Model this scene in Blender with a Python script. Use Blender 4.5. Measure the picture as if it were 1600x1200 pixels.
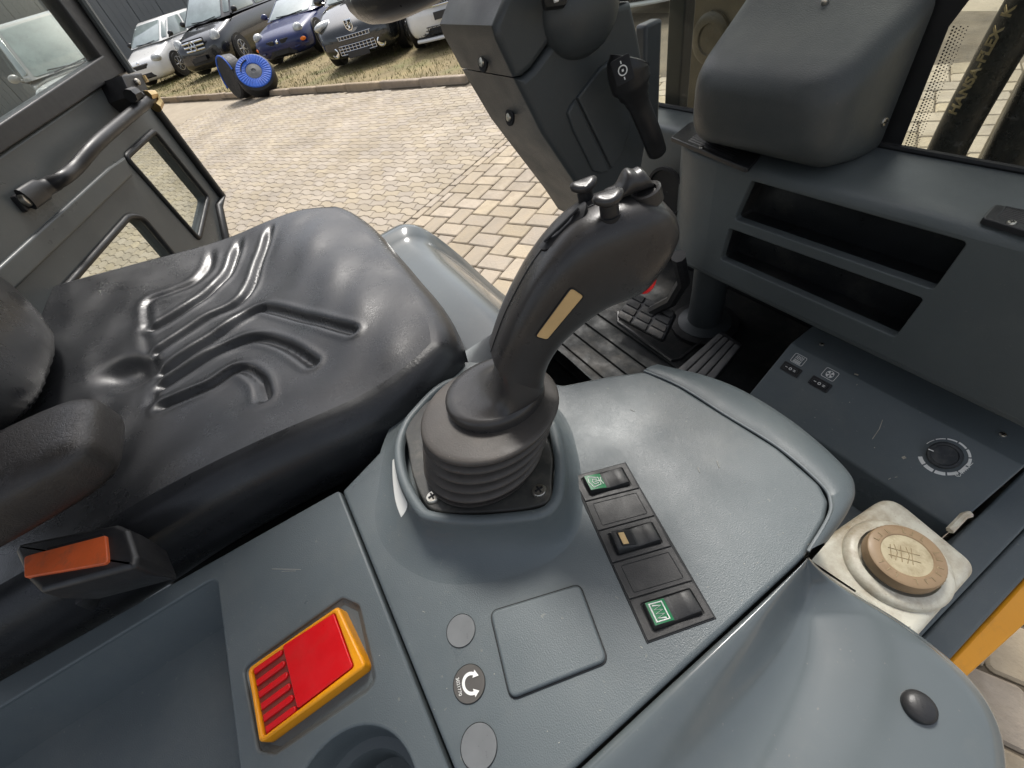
import bpy, bmesh, math, random
import numpy as np
from math import sin, cos, pi, radians, sqrt, atan2
from mathutils import Vector, Matrix, geometry
V = Vector
random.seed(7)
rng = np.random.default_rng(7)
for o in list(bpy.data.objects): bpy.data.objects.remove(o)
SC = bpy.context.scene
COL = SC.collection

# ------------------------------------------------------------------ camera
# world: +Y is the loader's forward, +X its right, Z up, ground at z = 0
FPX = 665.0
RW = [V((.82694, -.51806, .21859)), V((-.52051, -.55824, .64610)), V((.21270, .64806, .73129))]  # forward, left, down
CAM = V((0, 0, 1.62))
cd = bpy.data.cameras.new('camera'); cam = bpy.data.objects.new('camera', cd); COL.objects.link(cam)
cd.sensor_fit = 'HORIZONTAL'; cd.sensor_width = 36; cd.lens = 36 * FPX / 1600
cd.clip_start = .02; cd.clip_end = 600
def c2w(v): return V((-RW[1].dot(v), RW[0].dot(v), -RW[2].dot(v)))
cx, cy, cz = c2w(V((1, 0, 0))), c2w(V((0, -1, 0))), c2w(V((0, 0, -1)))
m = Matrix((cx, cy, cz)).transposed().to_4x4(); m.translation = CAM
cam.matrix_world = m
SC.camera = cam

# ------------------------------------------------------------------ sky, sun, exposure
SUN_EL, SUN_AZ = 56, 305           # azimuth measured clockwise from +Y
w = bpy.data.worlds.new('World'); SC.world = w; w.use_nodes = True
nt = w.node_tree; bg = nt.nodes['Background']
sky = nt.nodes.new('ShaderNodeTexSky'); sky.sky_type = 'NISHITA'; sky.sun_disc = False
sky.sun_elevation = radians(SUN_EL); sky.sun_rotation = radians(SUN_AZ)
sky.air_density = 1.0; sky.dust_density = 4.0; sky.ozone_density = 1.0
hs = nt.nodes.new('ShaderNodeHueSaturation'); hs.inputs['Saturation'].default_value = .42
nt.links.new(sky.outputs[0], hs.inputs['Color']); nt.links.new(hs.outputs[0], bg.inputs[0])
bg.inputs[1].default_value = .10
sd = bpy.data.lights.new('sun', 'SUN'); sd.energy = 1.5; sd.angle = radians(12); sd.color = (1, .97, .92)
sun = bpy.data.objects.new('sun', sd); COL.objects.link(sun)
sdir = V((sin(radians(SUN_AZ)) * cos(radians(SUN_EL)), cos(radians(SUN_AZ)) * cos(radians(SUN_EL)), sin(radians(SUN_EL))))
sun.rotation_euler = sdir.to_track_quat('Z', 'Y').to_euler()
SC.view_settings.view_transform = 'Standard'; SC.view_settings.look = 'None'
SC.view_settings.exposure = 1.27; SC.view_settings.gamma = 1
SC.render.resolution_x = 1024; SC.render.resolution_y = 768

# ------------------------------------------------------------------ surveying helper: a sighted point on a known plane of the place
def ray(px, py): return c2w(V((px - 800, py - 600, FPX)))
def at(px, py, z=None, x=None, y=None, pl=None):
    r = ray(px, py)
    if z is not None: t = (z - CAM.z) / r.z
    elif x is not None: t = (x - CAM.x) / r.x
    elif y is not None: t = (y - CAM.y) / r.y
    else: t = (pl[0] - CAM).dot(pl[1]) / r.dot(pl[1])
    return CAM + r * t
def ats(pts, **k): return [at(p[0], p[1], **k) for p in pts]
def seen(p):
    d = p - CAM
    c = -RW[1] * d.x + RW[0] * d.y - RW[2] * d.z
    if c.z < .05: return None
    return 800 + FPX * c.x / c.z, 600 + FPX * c.y / c.z, c.z

# ------------------------------------------------------------------ mesh helpers
def frame(n):
    n = n.normalized(); a = V((0, 0, 1)) if abs(n.z) < .9 else V((1, 0, 0))
    u = a.cross(n).normalized(); return u, n.cross(u), n
def catmull(pts, k=6, closed=False):
    pts = [V(p) for p in pts]; n = len(pts); out = []
    rngi = range(n) if closed else range(n - 1)
    for i in rngi:
        p0 = pts[(i - 1) % n] if closed or i > 0 else pts[0]
        p1 = pts[i]; p2 = pts[(i + 1) % n]
        p3 = pts[(i + 2) % n] if closed or i + 2 < n else pts[-1]
        for j in range(k):
            t = j / k
            out.append(.5 * ((2 * p1) + (p2 - p0) * t + (2 * p0 - 5 * p1 + 4 * p2 - p3) * t * t + (3 * p1 - p0 - 3 * p2 + p3) * t ** 3))
    if not closed: out.append(pts[-1])
    return out
def rounded(pts, r, k=5):
    """fillet the corners of a planar polygon"""
    pts = [V(p) for p in pts]; n = len(pts); out = []
    for i in range(n):
        rr = r[i] if isinstance(r, (list, tuple)) else r
        p = pts[i]; a = pts[i - 1] - p; b = pts[(i + 1) % n] - p
        la, lb = a.length, b.length; a.normalize(); b.normalize()
        ang = a.angle(b)
        if rr <= 0 or ang > 3.1: out.append(p); continue
        d = min(rr / math.tan(ang / 2), la * .45, lb * .45)
        p0 = p + a * d; p1 = p + b * d
        for j in range(k + 1):
            t = j / k; out.append(p0 * (1 - t) ** 2 + p * 2 * t * (1 - t) + p1 * t * t)
    return [p for i, p in enumerate(out) if (p - out[i - 1]).length > 1e-6]
def area_n(pts):
    s = V((0, 0, 0)); n = len(pts)
    for i in range(n): s += pts[i].cross(pts[(i + 1) % n])
    return s
def ccw(pts, n): return pts if area_n(pts).dot(n) > 0 else pts[::-1]
def inset(pts, n, d):
    """move a CCW loop inwards by d"""
    k = len(pts); out = []
    for i in range(k):
        e0 = (pts[i] - pts[i - 1]); e1 = (pts[(i + 1) % k] - pts[i])
        e0 = e0.normalized() if e0.length > 1e-9 else e1.normalized()
        e1 = e1.normalized() if e1.length > 1e-9 else e0
        n0 = n.cross(e0); n1 = n.cross(e1); q = n0 + n1
        if q.length < 1e-6: q = n0
        q.normalize(); c = max(.5, q.dot(n0))
        out.append(pts[i] + q * (d / c))
    return out

class MB:
    def __init__(s): s.v = []; s.f = []; s.mi = []
    def add(s, vs, fs, mi=0):
        o = len(s.v); s.v += [tuple(p) for p in vs]; s.f += [tuple(i + o for i in f) for f in fs]; s.mi += [mi] * len(fs); return s
    def loft(s, rings, closed=True, cap0=False, cap1=False, mi=0):
        n = len(rings[0]); vs = [p for r in rings for p in r]; fs = []
        for i in range(len(rings) - 1):
            for j in range(n if closed else n - 1):
                k = (j + 1) % n
                fs.append((i * n + j, i * n + k, (i + 1) * n + k, (i + 1) * n + j))
        if cap0: fs.append(tuple(range(n))[::-1])
        if cap1: fs.append(tuple((len(rings) - 1) * n + j for j in range(n)))
        return s.add(vs, fs, mi)
    def box(s, c, d, M=None, mi=0):
        c = V(c); x, y, z = d[0] / 2, d[1] / 2, d[2] / 2
        vs = [V((a * x, b * y, e * z)) for a in (-1, 1) for b in (-1, 1) for e in (-1, 1)]
        vs = [(M @ p if M else p) + c for p in vs]
        return s.add(vs, [(0, 1, 3, 2), (4, 6, 7, 5), (0, 4, 5, 1), (2, 3, 7, 6), (0, 2, 6, 4), (1, 5, 7, 3)], mi)
    def tube(s, path, r, n=12, caps=True, closed=False, mi=0, flat=None):
        path = [V(p) for p in path]; k = len(path); rings = []
        t0 = (path[1] - path[0]).normalized(); u, v_, _ = frame(t0)
        if flat is not None:
            u = V(flat); u = (u - t0 * u.dot(t0)).normalized(); v_ = t0.cross(u)
        pt = t0
        for i in range(k):
            if closed: t = (path[(i + 1) % k] - path[i - 1]).normalized()
            else: t = ((path[min(i + 1, k - 1)] - path[max(i - 1, 0)])).normalized()
            q = pt.rotation_difference(t); u = (q @ u); u = (u - t * u.dot(t)).normalized(); v_ = t.cross(u); pt = t
            ri = r[i] if isinstance(r, (list, tuple)) else r
            ra, rb = ri if isinstance(ri, (list, tuple)) else (ri, ri)
            rings.append([path[i] + u * (ra * cos(2 * pi * j / n)) + v_ * (rb * sin(2 * pi * j / n)) for j in range(n)])
        if closed: rings.append(rings[0])
        return s.loft(rings, True, caps and not closed, caps and not closed, mi)
    def lathe(s, o, ax, prof, n=32, cap0=False, cap1=False, mi=0, sq=None):
        o = V(o); u, v_, a = frame(V(ax)); rings = []
        for r, h in prof:
            rings.append([o + a * h + u * (r * cos(2 * pi * j / n)) + v_ * (r * sin(2 * pi * j / n)) for j in range(n)])
        return s.loft(rings, True, cap0, cap1, mi)
    def slab(s, pts, n, depth, bev=.002, seg=3, bottom=True, mi=0):
        n = V(n).normalized(); pts = ccw([V(p) for p in pts], n)
        rings = [[p - n * depth for p in pts]]
        for k in range(seg + 1):
            a = pi / 2 * k / seg
            rings.append([p - n * (bev * (1 - sin(a))) for p in inset(pts, n, bev * (1 - cos(a)))])
        return s.loft(rings, True, bottom, True, mi)
    def holeplate(s, outer, holes, n, depth, hdepth, bev=.003, seg=3, mi=0, obev=None):
        obev = bev if obev is None else obev
        n = V(n).normalized(); u, v_, _ = frame(n)
        outer = ccw([V(p) for p in outer], n); holes = [ccw([V(p) for p in h], n) for h in holes]
        it = inset(outer, n, obev); ht = [inset(h, n, -bev) for h in holes]
        loops = [it] + ht
        flat = [p for l in loops for p in l]
        p2 = [V((p.dot(u), p.dot(v_))) for p in flat]; es = []; o_ = 0; l2 = []
        for l in loops:
            es += [(o_ + i, o_ + (i + 1) % len(l)) for i in range(len(l))]; l2.append(p2[o_:o_ + len(l)]); o_ += len(l)
        def inside(c, poly):
            r = False; j = len(poly) - 1
            for i in range(len(poly)):
                if (poly[i].y > c.y) != (poly[j].y > c.y) and c.x < (poly[j].x - poly[i].x) * (c.y - poly[i].y) / (poly[j].y - poly[i].y) + poly[i].x: r = not r
                j = i
            return r
        rv, _, rf, _, _, _ = geometry.delaunay_2d_cdt(p2, es, [], 0, 1e-7)
        h0 = n * flat[0].dot(n); flat = [u * p.x + v_ * p.y + h0 for p in rv]; fs = []
        for t in rf:
            c = (rv[t[0]] + rv[t[1]] + rv[t[2]]) / 3
            if not inside(c, l2[0]) or any(inside(c, h) for h in l2[1:]): continue
            a, b, d_ = (flat[i] for i in t)
            fs.append(tuple(t) if (b - a).cross(d_ - a).dot(n) > 0 else tuple(t)[::-1])
        s.add(flat, fs, mi)
        rings = [[p - n * depth for p in outer]]
        for k in range(seg + 1):
            a = pi / 2 * k / seg
            rings.append([p - n * (obev * (1 - sin(a))) for p in inset(outer, n, obev * (1 - cos(a)))])
        s.loft(rings, True, mi=mi)
        for h, d in zip(holes, hdepth):
            rings = []
            for k in range(seg + 1):
                a = pi / 2 * k / seg
                rings.append([p - n * (bev * (1 - cos(a))) for p in inset(h, n, -bev * (1 - sin(a)))])
            rings.append([p - n * d for p in h])
            s.loft(rings, True, mi=mi)
        return s
    def sphere(s, c, r, n=16, m_=10, M=None, mi=0):
        c = V(c); rr = r if isinstance(r, (list, tuple)) else (r, r, r); rings = []
        for i in range(m_ + 1):
            a = -pi / 2 + pi * i / m_; a = max(-pi / 2 + .01, min(pi / 2 - .01, a))
            ring = [V((rr[0] * cos(a) * cos(2 * pi * j / n), rr[1] * cos(a) * sin(2 * pi * j / n), rr[2] * sin(a))) for j in range(n)]
            rings.append([(M @ p if M else p) + c for p in ring])
        return s.loft(rings, True, True, True, mi)
    def build(s, name, mats, parent=None, smooth=38, wn=False, sub=0, origin=None, bevel=0):
        me = bpy.data.meshes.new(name)
        off = V(origin) if origin is not None else None
        vs = [tuple(V(p) - off) for p in s.v] if off is not None else s.v
        me.from_pydata(vs, [], s.f); me.validate(); me.update()
        bm = bmesh.new(); bm.from_mesh(me); bmesh.ops.recalc_face_normals(bm, faces=bm.faces); bm.to_mesh(me); bm.free()
        ms = mats if isinstance(mats, (list, tuple)) else [mats]
        for q in ms: me.materials.append(q)
        if len(ms) > 1 and len(me.polygons) == len(s.mi):
            me.polygons.foreach_set('material_index', s.mi)
        if smooth:
            me.polygons.foreach_set('use_smooth', [True] * len(me.polygons))
            me.set_sharp_from_angle(angle=radians(smooth))
        o = bpy.data.objects.new(name, me); COL.objects.link(o)
        if off is not None: o.location = off
        if parent: attach(o, parent)
        if bevel:
            b = o.modifiers.new('bevel', 'BEVEL'); b.width = bevel; b.segments = 2; b.limit_method = 'ANGLE'; b.angle_limit = radians(40)
        if sub:
            b = o.modifiers.new('sub', 'SUBSURF'); b.levels = b.render_levels = sub
        if wn:
            b = o.modifiers.new('wn', 'WEIGHTED_NORMAL'); b.keep_sharp = True; b.weight = 80
        return o
WM = {}
def attach(o, p):
    o.parent = p
    base = p
    mtx = Matrix.Identity(4)
    chain = []
    while base is not None:
        chain.append(base); base = base.parent
    for b in reversed(chain):
        loc = b.matrix_basis
        mtx = mtx @ b.matrix_parent_inverse @ loc
    o.matrix_parent_inverse = mtx.inverted()
def tag(o, label, cat, group=None, kind=None):
    if label: o['label'] = label
    if cat: o['category'] = cat
    if group: o['group'] = group
    if kind: o['kind'] = kind
    return o
def thing(name, loc, label, cat, group=None, rz=0):
    o = bpy.data.objects.new(name, None); COL.objects.link(o); o.location = V(loc); o.empty_display_size = .1
    o.rotation_euler = (0, 0, rz)
    return tag(o, label, cat, group)
def text_mesh(name, txt, size, M, mat, parent, extrude=.0004, align='CENTER', bold=0):
    c = bpy.data.curves.new(name, 'FONT'); c.body = txt; c.size = size; c.extrude = extrude; c.align_x = align; c.align_y = 'CENTER'
    c.offset = bold
    t = bpy.data.objects.new('tmp', c); COL.objects.link(t)
    bpy.context.view_layer.update()
    me = bpy.data.meshes.new_from_object(t.evaluated_get(bpy.context.evaluated_depsgraph_get()))
    bpy.data.objects.remove(t); me.transform(M); me.name = name; me.materials.clear(); me.materials.append(mat)
    o = bpy.data.objects.new(name, me); COL.objects.link(o)
    if parent: attach(o, parent)
    return o
def basis(o, xdir, n):
    """matrix with local x along xdir, z along n"""
    n = n.normalized(); xd = (xdir - n * xdir.dot(n)).normalized(); yd = n.cross(xd)
    m = Matrix((xd, yd, n)).transposed().to_4x4(); m.translation = o; return m

# ------------------------------------------------------------------ materials
def srgb(r, g, b):
    f = lambda c: (c / 255 / 12.92) if c / 255 <= .04045 else ((c / 255 + .055) / 1.055) ** 2.4
    return (f(r), f(g), f(b))
def mat(name, col, rough=.5, metal=0, grain=None, var=.12, vscale=6, dirt=None, rvar=.1, coat=0, spec=.5, island=0, wave=None, trans=0, ior=1.45, emit=0):
    """procedural surface: base colour with broad variation, fine relief (grain=(scale,strength,distance)), dirt=(colour, amount, scale)"""
    M = bpy.data.materials.new(name); M.use_nodes = True; t = M.node_tree; N = t.nodes; Lk = t.links.new
    b = N['Principled BSDF']
    tc = N.new('ShaderNodeTexCoord')
    def noise(sc, det=5, rg=.6):
        n = N.new('ShaderNodeTexNoise'); n.inputs['Scale'].default_value = sc; n.inputs['Detail'].default_value = det; n.inputs['Roughness'].default_value = rg
        Lk(tc.outputs['Object'], n.inputs['Vector']); return n
    def ramp(src, a, c, o0=0, o1=1):
        r = N.new('ShaderNodeMapRange'); r.inputs[1].default_value = a; r.inputs[2].default_value = c; r.inputs[3].default_value = o0; r.inputs[4].default_value = o1
        Lk(src, r.inputs[0]); return r
    def mix(fac, A, B, mode='MIX'):
        mx = N.new('ShaderNodeMix'); mx.data_type = 'RGBA'; mx.blend_type = mode
        if isinstance(fac, float): mx.inputs[0].default_value = fac
        else: Lk(fac, mx.inputs[0])
        for s_, i in ((A, 6), (B, 7)):
            if isinstance(s_, tuple): mx.inputs[i].default_value = (*s_[:3], 1)
            else: Lk(s_, mx.inputs[i])
        return mx.outputs[2]
    c = tuple(col[:3])
    cur = c
    if var:
        nz = noise(vscale)
        cur = mix(ramp(nz.outputs['Fac'], .3, .7).outputs[0], tuple(k * (1 - var) for k in c), tuple(min(1, k * (1 + var)) for k in c))
    if island:
        g = N.new('ShaderNodeNewGeometry')
        hv = N.new('ShaderNodeHueSaturation'); Lk(ramp(g.outputs['Random Per Island'], 0, 1, 1 - island, 1 + island).outputs[0], hv.inputs['Value'])
        oi = N.new('ShaderNodeObjectInfo')
        ml = N.new('ShaderNodeMath'); ml.operation = 'ADD'; Lk(g.outputs['Random Per Island'], ml.inputs[0]); Lk(oi.outputs['Random'], ml.inputs[1])
        fr = N.new('ShaderNodeMath'); fr.operation = 'FRACT'; Lk(ml.outputs[0], fr.inputs[0])
        for l_ in list(hv.inputs['Value'].links): t.links.remove(l_)
        Lk(ramp(fr.outputs[0], 0, 1, 1 - island, 1 + island).outputs[0], hv.inputs['Value'])
        wn_ = N.new('ShaderNodeTexWhiteNoise'); wn_.noise_dimensions = '1D'; Lk(fr.outputs[0], wn_.inputs['W'])
        Lk(ramp(wn_.outputs['Value'], 0, 1, .496, .503).outputs[0], hv.inputs['Hue'])
        Lk(ramp(wn_.outputs['Value'], 0, 1, .85, 1.1).outputs[0], hv.inputs['Saturation'])
        if isinstance(cur, tuple): hv.inputs['Color'].default_value = (*cur, 1)
        else: Lk(cur, hv.inputs['Color'])
        cur = hv.outputs[0]
    if dirt:
        dc, am, ds = dirt[:3]; t0 = dirt[3] if len(dirt) > 3 else .5
        nz = noise(ds, 8, .72); r = ramp(nz.outputs['Fac'], t0, t0 + .24, 0, am)
        cur = mix(r.outputs[0], cur, dc)
        sp = noise(ds * 33, 2, .5); r2 = ramp(sp.outputs['Fac'], .72, .76, 0, min(1, am * 1.5))
        cur = mix(r2.outputs[0], cur, tuple(min(1, k * 1.3) for k in dc))
    if isinstance(cur, tuple): b.inputs['Base Color'].default_value = (*cur, 1)
    else: Lk(cur, b.inputs['Base Color'])
    b.inputs['Metallic'].default_value = metal
    b.inputs['Specular IOR Level'].default_value = spec
    b.inputs['IOR'].default_value = ior
    if rvar:
        nz = noise(vscale * 2.3, 6, .65); Lk(ramp(nz.outputs['Fac'], .3, .7, max(.02, rough - rvar), min(1, rough + rvar)).outputs[0], b.inputs['Roughness'])
    else: b.inputs['Roughness'].default_value = rough
    if coat: b.inputs['Coat Weight'].default_value = coat; b.inputs['Coat Roughness'].default_value = .06
    if trans: b.inputs['Transmission Weight'].default_value = trans
    if grain:
        nz = noise(grain[0], 3, .55); bp = N.new('ShaderNodeBump'); bp.inputs['Strength'].default_value = grain[1]; bp.inputs['Distance'].default_value = grain[2]
        Lk(nz.outputs['Fac'], bp.inputs['Height']); Lk(bp.outputs[0], b.inputs['Normal'])
    return M
def vinyl(name, col, rough, sc=260, st=.35, wear=None):
    """upholstery: fine creased leather grain from cell edges, worn paler patches"""
    M = mat(name, col, rough, grain=(sc, st, .0008), var=.2, vscale=9, rvar=.10, dirt=wear)
    t = M.node_tree; N = t.nodes
    vo = N.new('ShaderNodeTexVoronoi'); vo.feature = 'DISTANCE_TO_EDGE'; vo.inputs['Scale'].default_value = sc * .9
    tc = [n for n in N if n.type == 'TEX_COORD'][0]
    nz = N.new('ShaderNodeTexNoise'); nz.inputs['Scale'].default_value = 60; nz.inputs['Detail'].default_value = 3
    t.links.new(tc.outputs['Object'], nz.inputs['Vector'])
    ad = N.new('ShaderNodeMix'); ad.data_type = 'VECTOR'; ad.inputs[0].default_value = .03
    t.links.new(tc.outputs['Object'], ad.inputs[4]); t.links.new(nz.outputs['Color'], ad.inputs[5]); t.links.new(ad.outputs[1], vo.inputs['Vector'])
    mr = N.new('ShaderNodeMapRange'); mr.inputs[1].default_value = 0; mr.inputs[2].default_value = .12; t.links.new(vo.outputs['Distance'], mr.inputs[0])
    b2 = N.new('ShaderNodeBump'); b2.inputs['Strength'].default_value = st; b2.inputs['Distance'].default_value = .0006
    t.links.new(mr.outputs[0], b2.inputs['Height'])
    bs = N['Principled BSDF']; old = bs.inputs['Normal'].links[0].from_socket
    t.links.new(old, b2.inputs['Normal']); t.links.new(b2.outputs[0], bs.inputs['Normal'])
    return M
DUST = (.30, .27, .22)
K = {}
K['plastic'] = mat('console_plastic', (.100, .117, .122), .39, grain=(1000, .45, .0005), var=.10, vscale=5, dirt=(DUST, .13, 7), rvar=.14)
K['gloss'] = mat('gloss_cover_plastic', (.098, .113, .118), .14, grain=(500, .05, .0004), var=.08, vscale=5, dirt=(DUST, .09, 9), rvar=.05)
K['dash'] = mat('dash_plastic', (.090, .101, .100), .44, grain=(1100, .45, .0006), var=.10, vscale=6, dirt=(DUST, .07, 10))
K['column'] = mat('column_plastic', (.048, .054, .056), .42, grain=(1100, .4, .0005), var=.10, vscale=6, dirt=(DUST, .05, 12))
K['pod'] = mat('pod_plastic', (.058, .063, .061), .42, grain=(700, .5, .0008), var=.08, vscale=6, dirt=(DUST, .08, 9))
K['black'] = mat('black_plastic', (.016, .016, .017), .42, grain=(700, .25, .0005), var=.15, vscale=20, dirt=(DUST, .06, 25))
K['grip'] = mat('grip_plastic', (.034, .032, .031), .30, grain=(900, .22, .0004), var=.15, vscale=14, dirt=(DUST, .05, 25), rvar=.06)
K['rubber'] = mat('bellows_rubber', (.062, .055, .049), .50, grain=(600, .3, .0004), var=.14, vscale=18, dirt=((.20, .17, .14), .28, 14))
K['plate'] = mat('plate_plastic', (.045, .044, .040), .5, grain=(700, .3, .0004), var=.2, vscale=25, dirt=((.22, .20, .16), .35, 40))
K['seat'] = vinyl('seat_vinyl', (.020, .021, .023), .30, 260, .10, ((.07, .07, .07), .15, 9))
K['arm'] = vinyl('armrest_foam', (.032, .029, .027), .36, 300, .25, ((.09, .075, .06), .3, 18))
K['dark'] = mat('dark_void', (.008, .008, .009), .7, var=.2)
K['mat'] = mat('rubber_mat', (.016, .017, .017), .68, grain=(300, .4, .0006), var=.3, vscale=12, dirt=((.085, .075, .063), .5, 9), rvar=.25, spec=.25)
K['pedal'] = mat('pedal_rubber', (.045, .044, .042), .6, grain=(300, .4, .0006), var=.25, vscale=30, dirt=((.2, .17, .14), .55, 25))
K['red'] = mat('red_plastic', (.66, .005, .009), .36, grain=(300, .12, .0004), var=.06, vscale=20, dirt=((.2, .05, .03), .25, 40))
K['yellow'] = mat('yellow_plastic', (.85, .33, .004), .38, grain=(500, .1, .0004), var=.05, vscale=20, dirt=((.2, .10, .03), .25, 30))
K['paint'] = mat('yellow_paint', (.80, .33, .012), .35, grain=(200, .05, .0005), var=.06, vscale=8, dirt=((.2, .12, .05), .35, 20))
K['orange'] = mat('orange_buckle', (.66, .115, .028), .42, grain=(300, .1, .0004), var=.12, vscale=30, dirt=((.16, .09, .06), .75, 34))
K['green'] = mat('green_symbol', (.006, .16, .055), .35, var=.05)
K['white'] = mat('white_print', (.80, .79, .74), .5, var=.04)
K['cream'] = mat('cream_label', (.60, .41, .19), .55, grain=(900, .2, .0003), var=.12, vscale=30, dirt=((.25, .16, .08), .25, 60))
K['steel'] = mat('steel_screw', (.55, .52, .46), .33, metal=1, grain=(400, .1, .0003), var=.15, vscale=60)
K['brass'] = mat('brass_latch', (.50, .36, .17), .35, metal=1, var=.25, vscale=40)
K['jug'] = mat('white_jug_plastic', (.66, .63, .52), .38, grain=(120, .15, .0010), var=.10, vscale=14, dirt=((.24, .15, .06), .75, 22, .42))
K['cap'] = mat('brown_cap_plastic', (.36, .245, .14), .42, grain=(300, .15, .0005), var=.05, vscale=25, dirt=((.16, .09, .04), .5, 40, .46))
K['capface'] = mat('cap_face', (.56, .48, .31), .5, var=.12, vscale=30, dirt=((.22, .13, .05), .7, 40, .44))
K['door'] = mat('door_paint', (.080, .087, .086), .33, grain=(300, .08, .0008), var=.14, vscale=4, dirt=((.17, .16, .14), .22, 6), rvar=.1)
K['seal'] = mat('rubber_seal', (.014, .014, .014), .45, var=.15, vscale=30)
K['sticker'] = mat('clear_sticker', (.16, .165, .165), .33, var=.10, vscale=30)
K['brownst'] = mat('brown_sticker', (.085, .078, .070), .45, var=.06, vscale=30)
K['knob'] = mat('knob_plastic', (.022, .025, .028), .5, grain=(500, .4, .0004), var=.2, vscale=40, dirt=(DUST, .2, 40))
K['gap'] = mat('panel_gap', (.012, .013, .014), .6, var=.1)
K['hose'] = mat('hose_rubber', (.014, .013, .011), .30, grain=(350, .5, .0012), var=.2, vscale=30, dirt=((.2, .16, .11), .3, 25))
K['print'] = mat('gold_print', (.30, .225, .11), .5, var=.1)
K['arm_steel'] = mat('brown_lift_arm', (.075, .058, .032), .34, grain=(120, .2, .001), var=.2, vscale=6, dirt=((.2, .16, .10), .35, 12))
K['chrome'] = mat('chrome_rod', (.75, .74, .72), .14, metal=1, var=.05, rvar=.05)
def glass_mat(name, tint, alpha_rough=.02, mixf=.88):
    M = bpy.data.materials.new(name); M.use_nodes = True; t = M.node_tree; N = t.nodes
    for n in list(N):
        if n.type != 'OUTPUT_MATERIAL': N.remove(n)
    out = [n for n in N if n.type == 'OUTPUT_MATERIAL'][0]
    tr = N.new('ShaderNodeBsdfTransparent'); tr.inputs[0].default_value = (*tint, 1)
    gl = N.new('ShaderNodeBsdfGlossy'); gl.inputs['Roughness'].default_value = alpha_rough
    df = N.new('ShaderNodeBsdfDiffuse'); df.inputs[0].default_value = (.45, .43, .38, 1)
    fr = N.new('ShaderNodeLayerWeight'); fr.inputs[0].default_value = .12
    mx = N.new('ShaderNodeMixShader'); t.links.new(fr.outputs[0], mx.inputs[0]); t.links.new(tr.outputs[0], mx.inputs[1]); t.links.new(gl.outputs[0], mx.inputs[2])
    tc = N.new('ShaderNodeTexCoord'); nz = N.new('ShaderNodeTexNoise'); nz.inputs['Scale'].default_value = 130; nz.inputs['Detail'].default_value = 4
    t.links.new(tc.outputs['Object'], nz.inputs['Vector'])
    mr = N.new('ShaderNodeMapRange'); mr.inputs[1].default_value = .62; mr.inputs[2].default_value = .70; mr.inputs[3].default_value = 0.02; mr.inputs[4].default_value = 1 - mixf
    t.links.new(nz.outputs['Fac'], mr.inputs[0])
    m2 = N.new('ShaderNodeMixShader'); t.links.new(mr.outputs[0], m2.inputs[0]); t.links.new(mx.outputs[0], m2.inputs[1]); t.links.new(df.outputs[0], m2.inputs[2])
    t.links.new(m2.outputs[0], out.inputs[0]); return M
K['glass'] = glass_mat('dusty_glass', (.90, .92, .88))
# ================================================================== SETTING: yard
SAND = mat('joint_sand', (.12, .095, .065), .9, grain=(40, .5, .01), var=.3, vscale=3)
PAVE = mat('far_paving', (.308, .258, .19), .85, grain=(9, .4, .02), var=.12, vscale=2.2, dirt=((.24, .19, .13), .3, .9))
WAVE = mat('wave_paver_concrete', (.318, .266, .196), .82, grain=(60, .5, .004), var=.18, vscale=.9, island=.10, dirt=((.17, .135, .09), .5, .8))
BLOCK = mat('cobble_block_concrete', (.325, .268, .194), .8, grain=(45, .6, .006), var=.16, vscale=7, island=.15, dirt=((.19, .14, .085), .45, 4))
MOSS = mat('joint_moss', (.075, .095, .022), .9, var=.4, vscale=20)
g = MB(); g.add([(-300, -300, -.035), (300, -300, -.035), (300, 300, -.035), (-300, 300, -.035)], [(0, 1, 2, 3)])
ground = g.build('ground', PAVE, smooth=0); tag(ground, 'paved yard ground spreading out beyond the laid blocks', None, kind='structure')

KA, KB = V((-26.0, -4.63, 0)), V((-7.07, 3.2, 0))
KU = (KB - KA).normalized(); KN = V((-KU.y, KU.x, 0))          # KN points away from the loader
B0 = V((-3.70, .755, 0)); BD = V((-.455, .890, 0)).normalized(); BP = V((BD.y, -BD.x, 0))   # BP points to the block side
def side_b(p): return (p - B0).dot(BP)
def side_k(p): return (p - KA).dot(KN)

# joint bed under the laid stones
g = MB(); g.add([(-13.4, -4.2, -.012), (5, -4.2, -.012), (5, 6.5, -.012), (-13.4, 6.5, -.012)], [(0, 1, 2, 3)])
bed = g.build('paving_bed', SAND, smooth=0); tag(bed, 'sandy joints and bed between the yard stones', None, kind='structure')

# wave pavers
WL, WW = .196, .098
def hx(x): return   .0135 * sin(2 * pi * x / WL) + .0035 * sin(6 * pi * x / WL)
def gy(y): return .010 * sin(2 * pi * y / WW)
def wave_outline(ph):
    hx0 = hx
    def hh(x): return hx0(x + ph)
    g_ = .0022; n = 12; pts = []
    for i in range(n): x = WL * i / n; pts.append(V((x, hh(x), 0)))
    for i in range(4): y = WW * i / 4; pts.append(V((WL + gy(y), y + hh(0) * 0, 0)))
    for i in range(n): x = WL * (1 - i / n); pts.append(V((x, WW + hh(x), 0)))
    for i in range(4): y = WW * (1 - i / 4); pts.append(V((gy(y), y, 0)))
    pts = [p - V((WL / 2, WW / 2, 0)) for p in pts]
    return inset(ccw(pts, V((0, 0, 1))), V((0, 0, 1)), g_)
wos = [wave_outline(0), wave_outline(WL / 2)]
def stone_rings(o, b, z0=0): 
    return [[p + V((0, 0, -.018 + z0)) for p in o], [p + V((0, 0, -b + z0)) for p in o], [p + V((0, 0, z0)) for p in inset(o, V((0, 0, 1)), b * 1.1)]]
def stone_mesh(name, outl, b, material):
    q = MB(); q.loft(stone_rings(outl, b), True, False, True)
    me = bpy.data.meshes.new(name); me.from_pydata(q.v, [], q.f); me.materials.append(material); me.update(); return me

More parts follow.
